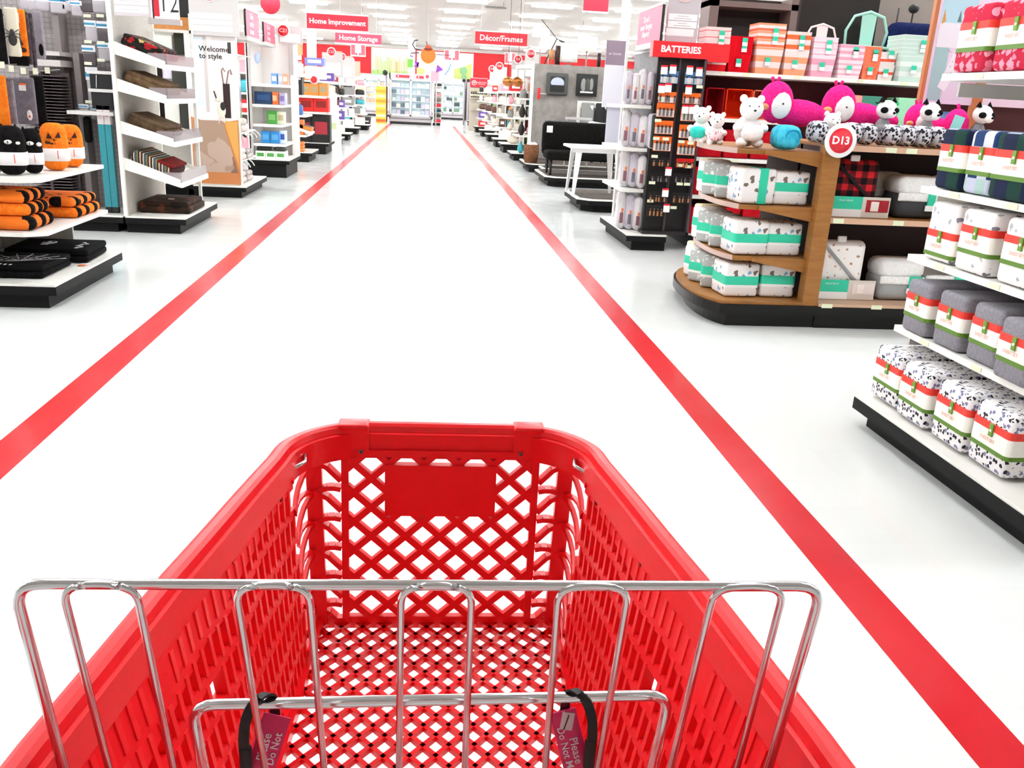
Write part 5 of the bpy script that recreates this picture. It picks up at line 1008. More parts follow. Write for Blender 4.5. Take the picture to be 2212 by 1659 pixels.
# ================================================================ right, middle distance: furniture platforms
def platform(label, Y0, Y1, x1=6.0, top='6A625C', xf=2.2):
    t_ = thing('display_platform', label, 'platform', (xf, Y0, 0)); off = Matrix.Translation((-xf, -Y0, 0)); c = .16
    P = lambda i: chamf(xf+i, 1, x1, Y0+i, Y1-i, c)
    MB(KB).prism(P(.08), 0, .10, off).prism(P(0), .10, .165, off).o('kick_base', None, t_); MB(SHW).prism(P(.0), .165, .185, off).o('edge_trim', None, t_); MB(fabric(top, '4A443E', 30)).prism(P(.06), .185, .192, off).o('carpet_top', None, t_); return t_
platform('dark platform with white edge carrying the white metal table', 12.5, 13.95)
platform('dark platform with white edge under the black futon', 16.1, 17.9)
platform('dark platform with white edge carrying the wicker basket', 19.2, 20.9)
WM = M('EEECEA', .3)
t_ = thing('metal_table', 'white square metal table with flared legs on the platform', 'table', (2.50, 13.1, .192)); MB(WM).super(0, 0, .69, .42, .38, .018, .012).box(-.38, .38, -.34, -.32, .62, .68).o('tabletop', None, t_)
for sx in (-1, 1):
    for sy in (-1, 1):
        a, b = Vector((sx*.27, sy*.25, .67)), Vector((sx*.33, sy*.31, 0)); m = MB(WM); n_ = Vector((sx, sy, 0)).normalized(); u = n_.cross(Vector((0, 0, 1)))
        m.add([a-u*.055, a+u*.055, b+u*.02, b-u*.02, a-u*.055+n_*.02, a+u*.055+n_*.02, b+u*.02+n_*.02, b-u*.02+n_*.02], [(0, 1, 2, 3), (7, 6, 5, 4), (0, 4, 5, 1), (1, 5, 6, 2), (2, 6, 7, 3), (3, 7, 4, 0)]); m.o('leg', None, t_)
t_ = thing('metal_stool', 'white metal stool tucked beside the white table', 'stool', (3.05, 13.0, .192)); MB(WM).super(0, 0, .43, .16, .16, .015, .012).o('seat', None, t_)
for sx in (-1, 1):
    for sy in (-1, 1): MB(WM).tube([(sx*.12, sy*.12, .42), (sx*.18, sy*.18, 0)], [.03, .014], 6).o('leg', None, t_)
MB(WM).tube([(-.15, -.15, .2), (.15, -.15, .2)], .01, 6).tube([(-.15, -.15, .2), (-.15, .15, .2)], .01, 6).tube([(.15, -.15, .2), (.15, .15, .2)], .01, 6).o('stretcher', None, t_)
def sofa(label, x, y, w_, col, c2, bh=.62, tag_x=.1, tuft=True):
    t_ = thing('sofa', label, 'sofa', (x, y, .192)); f_ = fabric(col, c2, 25)
    for k in (0, 1): MB(f_).super(w_*(.25+.5*k), .62, .32+bh/2, w_*.25-.004, .10, bh/2, .09, Matrix.Shear('XZ', 4, (0, .0))).o('back_cushion', None, t_)
    MB(f_).super(w_/2, .28, .36, w_/2-.03, .36, .085, .06).o('seat_cushion', None, t_)
    if tuft:
        for k in range(6): MB(f_).ell(w_*(.1+.16*k), .515, .62, .015, .008, .015, None, 8, 5).o('button', None, t_)
    for sx in (.12, w_-.12):
        for sy in (.06, .58): MB(M('0C0A09', .4)).tube([(sx, sy, 0), (sx, sy, .29)], [.02, .03], 8).o('leg', None, t_)
    MB(M('F4F4F2', .5)).box(tag_x, tag_x+.11, .50, .506, .74, .86).o('price_tag', None, t_); return t_
sofa('black fabric futon sofa on the platform behind the white table', 2.20, 16.3, 2.6, '0E0D0C', '181614', .62, .07)
sofa('grey tufted futon sofa behind the black one', 2.42, 18.05, 1.55, '55565A', '6A6B6E', .60, .5)
p_ = [o for o in C.collection.objects if o.name.startswith('sofa')][-1]
platform('dark platform under the grey futon', 18.0, 18.9, xf=2.4)
t_ = thing('throw_pillow', 'white and grey patterned pillow on the grey futon', 'pillow', (3.52, 18.45, .70)); MB(spots('E8E8E6', 'A8B4B0', 'C8D0CC', 8., .4)).super(0, 0, .22, .24, .07, .2, .07, TR(ry=.12)).o('cover', None, t_)
t_ = thing('wicker_basket', 'brown wicker basket of white towels on the platform by the aisle', 'basket', (2.32, 19.5, .192)); MB(spots('7A5034', '5A3820', '946844', 40., .4)).lathe([(.14, 0), (.165, .2), (.17, .38), (.15, .38), (.13, .05)], 0, 0, 0, 20).o('weave', None, t_); MB(M('E8E4E0', .8)).ell(-.04, 0, .38, .07, .08, .06).ell(.06, .03, .37, .07, .07, .06).o('towels', None, t_)
WALLG = fabric('8E8883', 'A09A95', 6)
t_ = thing('display_wall', 'grey textured display wall behind the futons', 'display wall', (2.47, 21.0, .0)); MB(WALLG).box(0, 4.2, 0, .12, .19, 2.28).o('panel', None, t_); MB(SHW).box(-.05, 0, -.02, .14, 0, 2.3).o('edge_post', None, t_)
def wallpic(label, px_, py_, w_, h_, fr, kind):
    p = AY(px_, py_, 20.96); t_ = thing('wall_frame', label, 'picture frame', (p.x, 20.9, p.z))
    m = MB(fr).super(0, .03, 0, w_/2, .05, h_/2, .04 if kind else .01); m.o('frame', None, t_)
    m = MB(M('2A2A2C', .3)).box(-w_*.34, w_*.34, -.024, -.02, -h_*.34, h_*.34)
    if kind: m.m(M('B8C0D0', .3)).ell(0, -.024, h_*.05, w_*.32, .004, h_*.26, None, 16, 6).m(M('1A1A1A', .3)).box(-w_*.30, w_*.30, -.032, -.026, -h_*.34, -h_*.04)
    else: m.m(M('8C8C88', .3)).ell(-w_*.18, -.025, 0, w_*.13, .004, h_*.3, None, 10, 6).ell(w_*.2, -.025, .02, w_*.10, .004, h_*.28, None, 10, 6).m(M('4A4A46', .3)).ell(0.01, -.026, .0, w_*.14, .005, h_*.3).m(M('E4E4E0', .4)).box(-w_*.32, w_*.3, -.028, -.024, -h_*.36, -h_*.29)
    m.o('picture', None, t_)
wallpic('grey rounded wall mirror on the grey display wall, the one nearer the aisle', 1203, 182, .50, .48, M('4C4C4A', .6), 1)
wallpic('black square framed picture on the grey display wall', 1267, 184, .48, .48, M('0C0B0A', .5), 0)
t_ = thing('chair_rack', 'white rack of black and grey folding chairs by the grey display wall', 'rack', (3.42, 20.2, .196))
MB(SHW).box(0, .95, .2, .24, .0, 1.33).box(.90, .95, .0, .24, 0, 1.33).o('rack_frame', None, t_)
for k, (x, c) in enumerate(((.10, '8E8E8A'), (.42, '0E0D0D'), (.62, '121111'))): MB(M(c, .6)).super(x+.12, .1-.03*k, .96, .15, .03, .34, .12).m(M('0C0B0B', .5)).tube([(x-.02, .1-.03*k, 0), (x-.02, .1-.03*k, 1.18), (x+.05, .1-.03*k, 1.27), (x+.2, .1-.03*k, 1.27), (x+.27, .1-.03*k, 1.18), (x+.27, .1-.03*k, 0)], .016, 6).m(M('F0EEEC', .5)).prism([(-.01, 0), (.05, -.1), (.09, 0)], 0, .01, TR(x+.16, .05-.03*k, 1.24, rx=PI/2)).o('folding_chair', None, t_)
t_ = thing('white_board', 'thin white shelf board above the grey futon back', 'shelf', (2.95, 18.92, 1.14)); MB(M('C8C4C2', .4)).box(0, .55, 0, .1, 0, .05).box(.02, .04, .03, .07, -1.14, 0).box(.5, .52, .03, .07, -1.14, 0).o('board', None, t_)
# standing banner and pole
t_ = thing('banner_panel', 'tall lilac and white banner panel standing right of the grey display wall', 'banner', (2.34, 12.0, 0)); m = MB(M('DCDAE2', .5)).box(0, .25, 0, .03, 1.45, 1.98).m(M('8C7A88', .5)).box(0, .25, 0, .03, 1.98, 2.28).m(M('C8C8D4', .5)).box(.08, .30, .02, .04, .98, 1.45).m(M('F0F0EE', .4)).box(.255, .28, 0, .03, 0, 2.34).o('panel', None, t_)
text('at home', .05, M('E8E0EC', .5), face_cam(.12, -.002, 2.12), t_, depth=.0004)
# table lamps on top of the grey wall and hanging arm
for i, (px0, px1, py0, py1, Y_, lb) in enumerate(((1150, 1188, 60, 81, 22.4, 'white drum lampshade, upper left of the group over the grey wall'), (1167, 1205, 78, 108, 21.9, 'white drum lampshade, second in the group over the grey wall'), (1211, 1247, 92, 135, 21.1, 'large white lampshade standing lowest over the grey wall'), (1247, 1290, 78, 112, 21.5, 'cream drum lampshade behind the large white one'))):
    a, b = AY(px0, py0, Y_), AY(px1, py1, Y_); w_, h_ = b.x-a.x, a.z-b.z; z0 = 2.28
    t_ = thing('table_lamp', lb, 'lamp', ((a.x+b.x)/2, Y_, z0)); MB(M('F2EEE8', .7)).lathe([(w_/2, b.z-z0), (w_/2*.94, a.z-z0)], 0, 0, 0, 24).o('lamp_shade', None, t_); MB(M('A89C90', .4)).tube([(0, 0, 0), (0, 0, b.z-z0+.02)], .02, 8).lathe([(.07, 0), (.07, .02)], 0, 0, 0, 14).o('base', None, t_)
t_ = thing('lamp_board', 'white top ledge carrying the lamps behind the grey wall', 'shelf', (2.55, 21.16, 2.19)); MB(SHW).box(-.35, 1.9, .7, 1.5, 0, .08).box(-.05, 1.9, 0, .7, 0, .08).box(-.02, .02, 1.0, 1.04, -2.19, 0).box(1.8, 1.84, 1.0, 1.04, -2.19, 0).o('board', None, t_)
t_ = thing('arm_lamp', 'black arm floor lamp leaning over the white lampshades', 'lamp', (2.72, 21.3, 2.28)); a, b, c = AY(1219, 92, 21.3), AY(1203, 84, 21.3), AY(1170, 42, 21.3); l = Vector((2.72, 21.3, 2.28)); m = MB(M('14100E', .5)).tube([a-l, b-l, c-l], [.03, .008, .008], 6).tube([(0, 0, 0), Vector((b.x-2.72, 0, b.z-2.28))], .012, 6).o('arm', None, t_)
for i, (px0, px1, py0, py1, c, lb) in enumerate(((1186, 1198, 107, 128, 'B88458', 'tan lampshade standing left of the large white one'), (1200, 1209, 98, 142, '3A1C14', 'thin dark brown post beside the tan lampshade'), (1291, 1297, 115, 146, '1C1412', 'short black post on the grey wall, alone at the far end'))):
    a, b = AY(px0, py0, 21.15), AY(px1, py1, 21.15); t_ = thing('table_lamp' if not i else 'decor_post', lb, 'lamp' if not i else 'post', ((a.x+b.x)/2, 21.15, 2.28)); w_ = b.x-a.x; MB(M(c, .5)).lathe([(w_/2, max(.01, b.z-2.28)), (w_/2*.9, a.z-2.28)], 0, 0, 0, 12).tube([(0, 0, 0), (0, 0, a.z-2.28)], .012, 6).o('body', None, t_)
t_ = thing('red_tag', 'small red arrow tag on the white post left of the grey wall', 'sign', tuple(AY(1164, 202, 20.9))); MB(M('E02028', .45)).super(0, 0, 0, .035, .006, .12, .005).o('tag', None, t_); MB(M('C8C8C8', .4)).box(-.01, .3, .0, .01, -.01, .01).o('clip', None, t_)
# ================================================================ both rows, farther units
unit('glass vase unit left of the grey wall', 'glass vase unit', 'r', 22.75, 24.0, deck=.18, zs=(.62, 1.05, 1.52), plan=[[('vase', 'turquoise'), ('vase', 'grey')], [('vase', 'black'), ('vase', 'pink')], [('vase', 'black'), ('vase', 'grey')], [('jar', 'grey'), ('jar', 'grey')]], ht=2.3, seed=3, back='8A857C', xb=2.82, run=3)
unit('shelf end with cream vases past the glass vase unit', 'cream vase unit', 'r', 25.9, 27.1, deck=.25, plan=[[('vase', 'cream')], [('vase', 'cream'), ('jar', 'cream')], [('jar', 'grey'), ('jar', 'cream')], [('vase', 'pink'), ('jar', 'white')], [('box', 'red')]], seed=5)
unit('shelf end with a large white box and jars on the right row', 'white box unit', 'r', 28.7, 29.9, deck=.25, plan=[[('bin', 'white')], [('box', 'brown'), ('jar', 'turquoise')], None, [('jar', 'white'), ('jar', 'white')], [('box', 'pink')]], seed=6)
unit('shelf end with candles and a white lamp farther down the right row', 'candle unit', 'r', 32.2, 33.4, deck=.25, plan=[[('lamp', 'white')], [('jar', 'cream'), ('jar', 'cream')], [('jar', 'brown'), ('jar', 'cream')], [('jar', 'pink'), ('jar', 'cream')], [('box', 'red'), ('jar', 'white')]], seed=8)
unit('shelf end with tall white tube lamps on the right row', 'tube lamp unit', 'r', 36.0, 37.2, deck=.25, plan=[[('jar', 'white')], [('jar', 'cream'), ('box', 'grey')], [('bag', 'brown')], [('jar', 'cream')], [('jar', 'white')]], seed=9)
unit('shelf end showing purple and red towels on the right row', 'towel unit', 'r', 40.0, 41.2, deck=.25, plan=[[('box', 'red')], [('box', 'purple')], [('bag', 'brown')], [('vase', 'white'), ('jar', 'cream')], [('jar', 'black'), ('jar', 'white')]], seed=10)
unit('last white shelf end on the right row before the cold cases', 'last right unit', 'r', 44.5, 45.6, deck=.25, seed=11)
unit('narrow grey-white shelf end close to the cold cases, right row', 'narrow end unit', 'r', 49.0, 50.0, deck=.25, seed=12, xf=2.3)
for i, (px_, py_, c) in enumerate(((1097, 176, 'B87840'), (1118, 177, 'A86834'))):
    p = AY(px_, py_, 24.6 - .32*i); t_ = thing('copper_pot', ['copper pendant bowl hanging left above the cream vases', 'copper pendant bowl hanging right above the cream vases'][i], 'pendant', tuple(p)); MB(M(c, .25, .8)).ell(0, 0, 0, .15, .15, .13).o('bowl', None, t_); MB(M('2A1C14', .5)).tube([(0, 0, .12), (0, 0, ZC-p.z)], .006, 6).o('cord', None, t_)
unit('low shelf end with orange tray and red mitts on the left row', 'orange tray unit', 'l', 19.4, 20.7, deck=.20, zs=(.55, .95, 1.35, 1.75), plan=[[('stack', 'orange')], [('box', 'orange')], [('jar', 'blue')], [('box', 'black')], [('box', 'white')]], seed=21, xf=-2.36, xb=-2.95, run=3)
t_ = thing('oven_mitts', 'bright red mitts hanging on the column of the orange tray unit', 'mitts', tuple(AY(627, 230, 19.38))); MB(M('D81C30', .6)).super(0, 0, .30, .07, .03, .25, .03).super(.12, 0, .16, .07, .03, .22, .03, TR(ry=-.25)).super(-.02, 0, -.2, .06, .03, .3, .03).o('mitt', None, t_); MB(SHW).box(-.45, .15, .0, .12, .1, .14).o('hook_rail', None, t_)
t_ = thing('tray', 'orange sided dark tray on an angled white shelf', 'tray', (-2.62, 19.5, .70)); MB(M('D87C2C', .5)).box(-.35, .25, 0, .4, 0, .07, TR(ry=.25)).m(M('2C2420', .5)).box(-.33, .23, .02, .38, .07, .075, TR(ry=.25)).m(SHW).box(-.36, .28, -.02, .42, -.06, -.01, TR(ry=.25)).o('tray_body', None, t_)
t_, off = fixture('shelf_unit', 'open white shelf unit of orange, red and black appliance boxes', -2.28, -1, -6, 22.0, 23.5, .26)
t_.name = 'appliance_shelf_unit'
MB(BACKG).box(-6, -2.95, 22.7, 22.74, .26, 2.1, off).o('back_panel', None, t_); MB(SHW).box(-3.04, -2.98, 22.02, 22.1, .26, 1.7, off).o('upright', None, t_)
for z in (.97, 1.33): shelf_part(t_, off, -3.0, -2.32, 22.0, 22.7, z, .05)
for a in ((-2.81, 22.1, 1.335, .22, .3, .27, 'E08838', 'A89878', 'orange appliance box, left one on the upper shelf'), (-2.60, 22.1, 1.335, .20, .3, .27, 'E08838', 'A89878', 'orange appliance box, middle one on the upper shelf'), (-2.39, 22.1, 1.335, .20, .3, .28, 'E48C3C', 'A89878', 'orange appliance box, aisle side on the upper shelf'), (-2.80, 22.1, .975, .34, .4, .30, 'E42420', '8C1410', 'bright red appliance box, inner one on the middle shelf'), (-2.45, 22.1, .975, .34, .4, .32, 'E42420', '8C1410', 'bright red appliance box, aisle side on the middle shelf'), (-2.82, 22.1, .268, .27, .4, .60, '141212', '8C1C24', 'tall black appliance box, inner one on the deck'), (-2.46, 22.1, .268, .42, .4, .64, '181616', 'A82434', 'tall black and red appliance box at the aisle side of the deck')): cbox(a[8], *a[:8])
p = AY(678, 176, 21.9); round_sign('pink round sign on the orange appliance boxes', 678, 172, 22.085, .10, None)
for i, (px0, px1, py0, py1, Y_, c, c2, lb) in enumerate(((658, 700, 124, 142, 22.5, '7C88D8', 'F0F0F8', 'blue and white printed box topmost over the orange boxes'), (658, 702, 142, 172, 22.6, 'F4F2F2', None, 'plain white box under the blue printed box'), (617, 644, 142, 172, 19.6, 'F2F0EE', None, 'white box on top of the orange tray unit'), (640, 652, 160, 176, 20.5, '1C1C14', None, 'black box behind the white one over the tray unit'))):
    a, b = AY(px0, py0, Y_), AY(px1, py1, Y_); cbox(lb, (a.x+b.x)/2, Y_, b.z, b.x-a.x, .4, a.z-b.z, c, c2)
for (x, z, w_, h_, c2, lb) in ((-2.36, 0, .36, .40, None, 'large white box at the floor beside the tall black boxes'), (-2.38, .402, .30, .36, 'C8D4A0', 'white box second in the pile beside the tall black boxes'), (-2.40, .764, .32, .34, None, 'white box beside the red appliance boxes'), (-2.42, 1.106, .26, .30, None, 'white box topmost in the pile beside the orange boxes')): cbox(lb, x, 24.0, z+.001, w_, .35, h_, 'F2F0EE', c2)
unit('left row shelf end with red and white small appliances', 'red appliance unit', 'l', 25.5, 26.8, deck=.20, plan=[[('bin', 'white'), ('box', 'pink')], [('box', 'white'), ('box', 'red')], [('box', 'white')], [('bin', 'white'), ('box', 'cream')], [('box', 'purple')]], seed=31, xf=-2.3)
unit('left row shelf end with orange and purple boxes', 'purple box unit', 'l', 28.6, 29.8, deck=.20, plan=[[('bin', 'white')], [('box', 'purple')], [('box', 'orange'), ('box', 'purple')], [('jar', 'brown'), ('jar', 'black')], [('box', 'red'), ('box', 'white')]], seed=32, xf=-2.3)
unit('left row shelf end of white tubs and black pans', 'white tub unit', 'l', 33.0, 34.2, deck=.22, plan=[[('box', 'white')], [('bin', 'white'), ('box', 'white')], [('box', 'grey')], [('bin', 'grey')], [('box', 'white')]], seed=33, xf=-2.35)
unit('left row shelf end with large white carton on the deck', 'large carton unit', 'l', 36.8, 38.0, deck=.20, plan=[[('box', 'white')], [('bin', 'grey'), ('box', 'white')], [('jar', 'turquoise')], [('jar', 'black')], [('jar', 'pink')]], seed=34, xf=-2.2)
unit('left row shelf end with pink and turquoise jugs', 'jug unit', 'l', 40.6, 41.6, deck=.22, plan=[[('jar', 'brown')], [('jar', 'turquoise')], [('jar', 'blue'), ('jar', 'pink')], [('jar', 'black')], [('box', 'grey')]], seed=35, xf=-2.5)
t_ = thing('trash_can', 'small dark bin with brown stand at the end of the left row', 'bin', (-2.75, 43.6, 0)); MB(M('2A2420', .5)).lathe([(.2, 0), (.25, .35), (.22, .35)], 0, 0, 0, 16).m(M('A8927C', .5)).tube([(-.3, 0, 0), (-.3, 0, 1.2)], .06, 8).o('bin_body', None, t_)
# round aisle signs with label boards above the far units
for px_, py_, Y_, tx, lb, bd in ((716, 112, 25.65, 'C22', 'round C22 sign above the red appliance unit', (.55, .62, .02, -.02)), (739, 123, 28.75, 'C23', 'round C23 sign next behind C22', (.5, .6, .08, -.02)), (757, 131, 33.15, 'C24', 'round C24 sign smallest of the left trio', (.5, .6, -.1, -.02)), (1147, 116, 22.9, 'D10', 'round D10 sign above the glass vase unit', (.38, .56, .05, -.02)), (1119, 128, 26.05, 'D9', 'round D9 sign left of D10 over the right row', (.42, .6, .04, -.02)), (1079, 143, 32.35, 'D8', 'round D8 sign in the middle distance, right row', (.48, .62, .03, -.02)), (1063, 149, 36.15, 'D7', 'smallest round sign over the right row', (.4, .6, .12, -.02))):
    round_sign(lb, px_, py_, Y_, .12 if Y_ < 30 else .14, tx, bd)
for px_, Y_, c, lb in ((731, 26.0, 'F4B8A0', 'narrow salmon edge sign beside the C22 board'), (752, 29.2, 'F0B0A0', 'narrow salmon edge sign beside the C23 board'), (772, 34, 'F0BCA8', 'narrow salmon edge sign beside the C24 board'), (1128, 26.3, 'F4A8A8', 'narrow pink edge sign between the D9 and D10 boards')):
    p = AY(px_, 140, Y_); t_ = thing('edge_sign', lb, 'sign', (p.x, Y_, 2.0)); MB(M('C8C2BE', .5)).box(-.02, .0, .02, .04, -.4, .2).o('post', None, t_); MB(M(c, .5)).box(-.12, .10, 0, .02, 0, .5).m(M('5A3434', .5)).box(-.15, -.12, 0, .02, 0, .5).o('panel', None, t_)
t_ = thing('edge_sign', 'orange sign with dark edge at the white column by C21', 'sign', tuple(AY(640, 118, 19.8))); MB(M('F0A070', .5)).box(-.08, .13, 0, .02, 0, .5).m(M('3A1C14', .5)).box(-.11, -.08, 0, .02, 0, .5).m(M('D0CAC6', .5)).box(-.6, .1, .02, .06, -.1, .02).o('panel', None, t_)
# ================================================================ hanging department signs
def hsign(label, px0, py0, px1, h_, Y_, txt, col, tcol, size):
    a = AY(px0, py0, Y_); b = AY(px1, py0, Y_); w_ = b.x-a.x; t_ = thing('hanging_sign', label, 'sign', (a.x, Y_, a.z-h_))
    MB(M(col, .5)).box(0, w_, 0, .03, 0, h_).o('panel', None, t_); MB(M('F4F0EC', .4)).box(-.01, w_+.01, -.005, .035, h_, h_+.03).box(-.01, w_+.01, -.005, .035, -.03, 0).o('rail', None, t_)
    for x in (.15, w_-.15): MB(M('E8E4E0', .5)).tube([(x, .015, h_+.03), (x, .015, ZC-(a.z-h_))], .005, 6).o('cord', None, t_)
    if txt: text(txt, size, M(tcol, .5), face_cam(w_/2, -.002, h_/2), t_, bold=.004, depth=.001)
    return t_
hsign('red hanging Home Improvement sign over the left row', 662, 28, 795, .32, 22.0, 'Home Improvement', 'E4203C', 'FFF4F4', .155)
hsign('smaller pink-red hanging Home Storage sign beyond it', 724, 70, 824, .28, 29.0, 'Home Storage', 'EC4C68', 'FFF4F4', .20)
hsign('red hanging Décor/Frames sign over the right row', 1027, 67, 1140, .31, 25.0, 'Décor/Frames', 'DC1C2C', 'FAD8D8', .20)
hsign('red hanging sign whose lower edge shows at the top of the picture', 1262, -12, 1316, .30, 19.0, None, 'E01C38', 'FFFFFF', .2)
# columns
for i, (px0, px1, Y_) in enumerate(((663, 682, 34.0), (882, 897, 51.0), (1338, 1353, 24.0), (618, 624, 43.0))):
    a, b = AY(px0, 120, Y_), AY(px1, 120, Y_); o = MB(M('D2CCC6' if i != 2 else 'ECEAE8', .6)).box(a.x, b.x, Y_, Y_+(b.x-a.x), 0, ZC).o('trim_%d' % (i+1)); o['kind'] = 'structure'
t_ = thing('ceiling_vent', 'grey slotted vent in the ceiling near the Décor/Frames sign', 'vent', tuple(G(1071, 16, ZC-.01))); MB(M('8C8884', .6)).box(-.35, .35, -.12, .12, -.03, 0).o('grille', None, t_)
# ================================================================ far end: cold cases, freezer, displays
def prods(par, x0, x1, z0, z1, y, n, cols, seed, name='bottles'):
    r_ = random.Random(seed); w_ = (x1-x0)/n
    for k in range(n):
        c = r_.choice(cols); MB(M(c, .4)).box(x0+w_*k+.01, x0+w_*(k+1)-.01, y, y+.1, z0, z0+(z1-z0)*r_.uniform(.6, 1)).o(name, None, par)
def cooler(label, x0, x1, Y_, z1, nd, rows, cols, seed, hdr=True, n=4, bg='C4D0D4'):
    t_ = thing('glass_door_cooler', label, 'refrigerator', (x0, Y_, 0)); w_ = x1-x0
    MB(M('B8B0B4', .4)).box(0, w_, .12, .8, .0, z1).box(0, .06, 0, .12, .25, z1).box(w_-.06, w_, 0, .12, .25, z1).box(0, w_, 0, .12, z1-.28, z1).box(0, w_, 0, .12, .12, .40).m(M('1A1614', .5)).box(.05, w_-.05, .02, .12, 0, .12).m(M('6C6468', .5)).box(.03, w_-.03, -.01, 0, .25, .30).o('cabinet', None, t_)
    dw = (w_-.12)/nd
    for d in range(nd):
        a = .06+dw*d; q = MB(M('E8ECEE', .4)).box(a, a+.05, -.02, .02, .40, z1-.28).box(a+dw-.05, a+dw, -.02, .02, .40, z1-.28).box(a, a+dw, -.02, .02, .40, .46).box(a, a+dw, -.02, .02, z1-.34, z1-.28).o('door', None, t_)
        MB(M(bg, .5)).box(a+.05, a+dw-.05, .10, .12, .46, z1-.34).o('door_glass', None, q)
        zz = (z1-.34-.46)/rows
        for r in range(rows):
            MB(M('F0F2F4', .4)).box(a+.05, a+dw-.05, .02, .1, .46+zz*r, .48+zz*r).o('shelf', None, q); prods(q, a+.07, a+dw-.07, .48+zz*r, .48+zz*(r+.72), .02, n, cols, seed+d*10+r)
        if hdr: MB(M('DC2838', .5)).super(a+dw*.6, -.004, z1-.14, dw*.33, .006, .06, .005).m(M('F8F0F0', .5)).ell(a+dw*.38, -.011, z1-.14, .035, .003, .035).o('header_label', None, t_)
    return t_
cooler('freestanding two door glass freezer under the pumpkin display', -1.78, .36, 46.4, 2.42, 2, 5, ['F4F6F6', '9CACB4', 'E8E0CC', '5C7078', 'D4E4E4', 'C4B8CC', 'F4F4F4', 'B4C4CC'], 50, n=4, bg='A8BCC4')
cooler('long cold case along the far wall, green and white goods', .40, 2.55, 59.4, 2.52, 3, 5, ['F4F6F2', '6C8C70', 'D8DCC8', 'C8D4E8', '3C4C44', 'E8E0D0'], 80, False, 3)
cooler('cold case along the far wall behind the orange display, pastel goods', -5.6, -2.0, 59.4, 2.5, 4, 5, ['F0D8C8', 'E8A890', 'F0E4A0', 'D8D4E0', 'E89C7C', 'C8DC8C'], 120, False, 3)
t_ = thing('wall_case', 'long grey wall case behind the left row units', 'refrigerator', (-16, 59.4, 0)); MB(M('B4AEB0', .5)).box(0, 10.3, 0, .8, 0, 2.5).m(M('D8D4D0', .5)).box(.1, 10.2, -.01, 0, .4, 2.1).o('cabinet', None, t_)
t_ = thing('wall_case', 'long grey wall case behind the right row units', 'refrigerator', (2.7, 59.4, 0)); MB(M('B4AEB0', .5)).box(0, 12, 0, .8, 0, 2.5).m(M('D8D4D0', .5)).box(.1, 11.9, -.01, 0, .4, 2.1).o('cabinet', None, t_)
# yellow cardboard display
t_ = thing('cardboard_display', 'yellow and orange cardboard display left of the freezer', 'display', (-2.40, 45.6, 0)); m = MB(M('EBC040', .5)).box(0, .50, 0, .4, .0, 1.75).m(M('4A1410', .5)).box(.50, .55, .0, .5, .1, 1.75)
for k, c in enumerate(('E8602C', 'F4E8B0', 'EDA838', 'F0D890', 'D89828', 'F4E4A8', 'E8A030')): m.m(M(c, .5)).box(.02, .48, -.01, 0, .08+.23*k, .08+.23*k+.13, Matrix.Shear('XY', 4, (0, 0)))
m.o('carton', None, t_)
# end display right of the freezer
t_ = thing('end_shelf', 'narrow white shelf of folded red, teal and brown goods right of the freezer', 'shelf unit', (.42, 46.6, 0)); m = MB(SHW).box(0, .05, 0, .5, .12, 2.2).box(.05, .42, .45, .5, .12, 2.2); m.m(KB).box(0, .38, .02, .5, 0, .12); m.o('frame', None, t_)
for k, (c, lb) in enumerate((('E02838', 'red'), ('3C3A2C', 'olive'), ('1C4C50', 'dark teal'), ('D01C28', 'red'), ('6C6458', 'taupe'), ('C8908C', 'rosy'), ('F0EEEC', 'white'), ('3A3836', 'charcoal'))):
    z = .15+.25*k; MB(SHW).box(.05, .42, 0, .45, z-.02, z).o('shelf', None, t_); q = thing('folded_textile', '%s folded goods on shelf level %s of the narrow unit by the freezer' % (lb, ORD[k]), 'textile', (.66, 46.62, z+.004)); MB(M(c, .8)).super(0, .18, .07, .17, .17, .07, .04).o('layers', None, q)
# ball displays / dark round caps
for i, (px_, py_, Y_) in enumerate(((832, 157, 46.7), (941, 162, 46.0), (1002, 174, 50.0), (1012, 174, 50.0))):
    p = AY(px_, py_, Y_); t_ = thing('dark_globe', ['black round globe on a post at the left freezer corner', 'black round globe on a post right of the freezer', 'small black globe by the wine sign, left of the pair', 'small black globe by the wine sign, right of the pair'][i], 'globe', (p.x, Y_, 0)); r = .13 if i < 2 else .09; MB(M('1C1A18', .4)).ell(0, 0, p.z, r, r, r).o('globe', None, t_); MB(M('A8A0A4', .5)).tube([(.05, .1, 0), (.05, .1, p.z)], .04, 8).o('post', None, t_)
# wine shelf with red sign
p = AY(1017, 165, 41.5); t_ = thing('wine_shelf', 'wooden wine shelf under the red sign past the right row', 'shelf unit', (p.x, 41.6, 0)); MB(M('C8C0B0', .5)).box(0, 1.2, .3, .5, 0, 1.95).box(0, 1.2, 0, .5, 1.42, 1.46).box(0, 1.2, 0, .5, .9, .94).o('frame', None, t_)
t_ = thing('hanging_sign', 'red sign with white circle and small white lettering over the wine', 'sign', (p.x, 41.84, 1.90)); MB(M('D41C34', .5)).box(0, .78, 0, .05, 0, .38).m(M('F0A8B0', .5)).box(-.01, .79, -.01, .05, .38, .41).o('panel', None, t_); MB(M('F8ECEC', .5)).lathe([(.11, 0), (.11, .004), (.07, .004)], n=24, T=TR(.18, 0, .19, rx=PI/2)).m(M('D41C34', .5)).lathe([(.08, .004), (.08, .006)], n=24, T=TR(.18, 0, .19, rx=PI/2)).m(M('F8ECEC', .5)).lathe([(.04, .006), (.04, .008)], n=24, T=TR(.18, 0, .19, rx=PI/2)).o('ring_emblem', None, t_); text('perfect wine\nlow price', .085, M('FBE8E8', .5), face_cam(.52, -.002, .19), t_, depth=.0005)
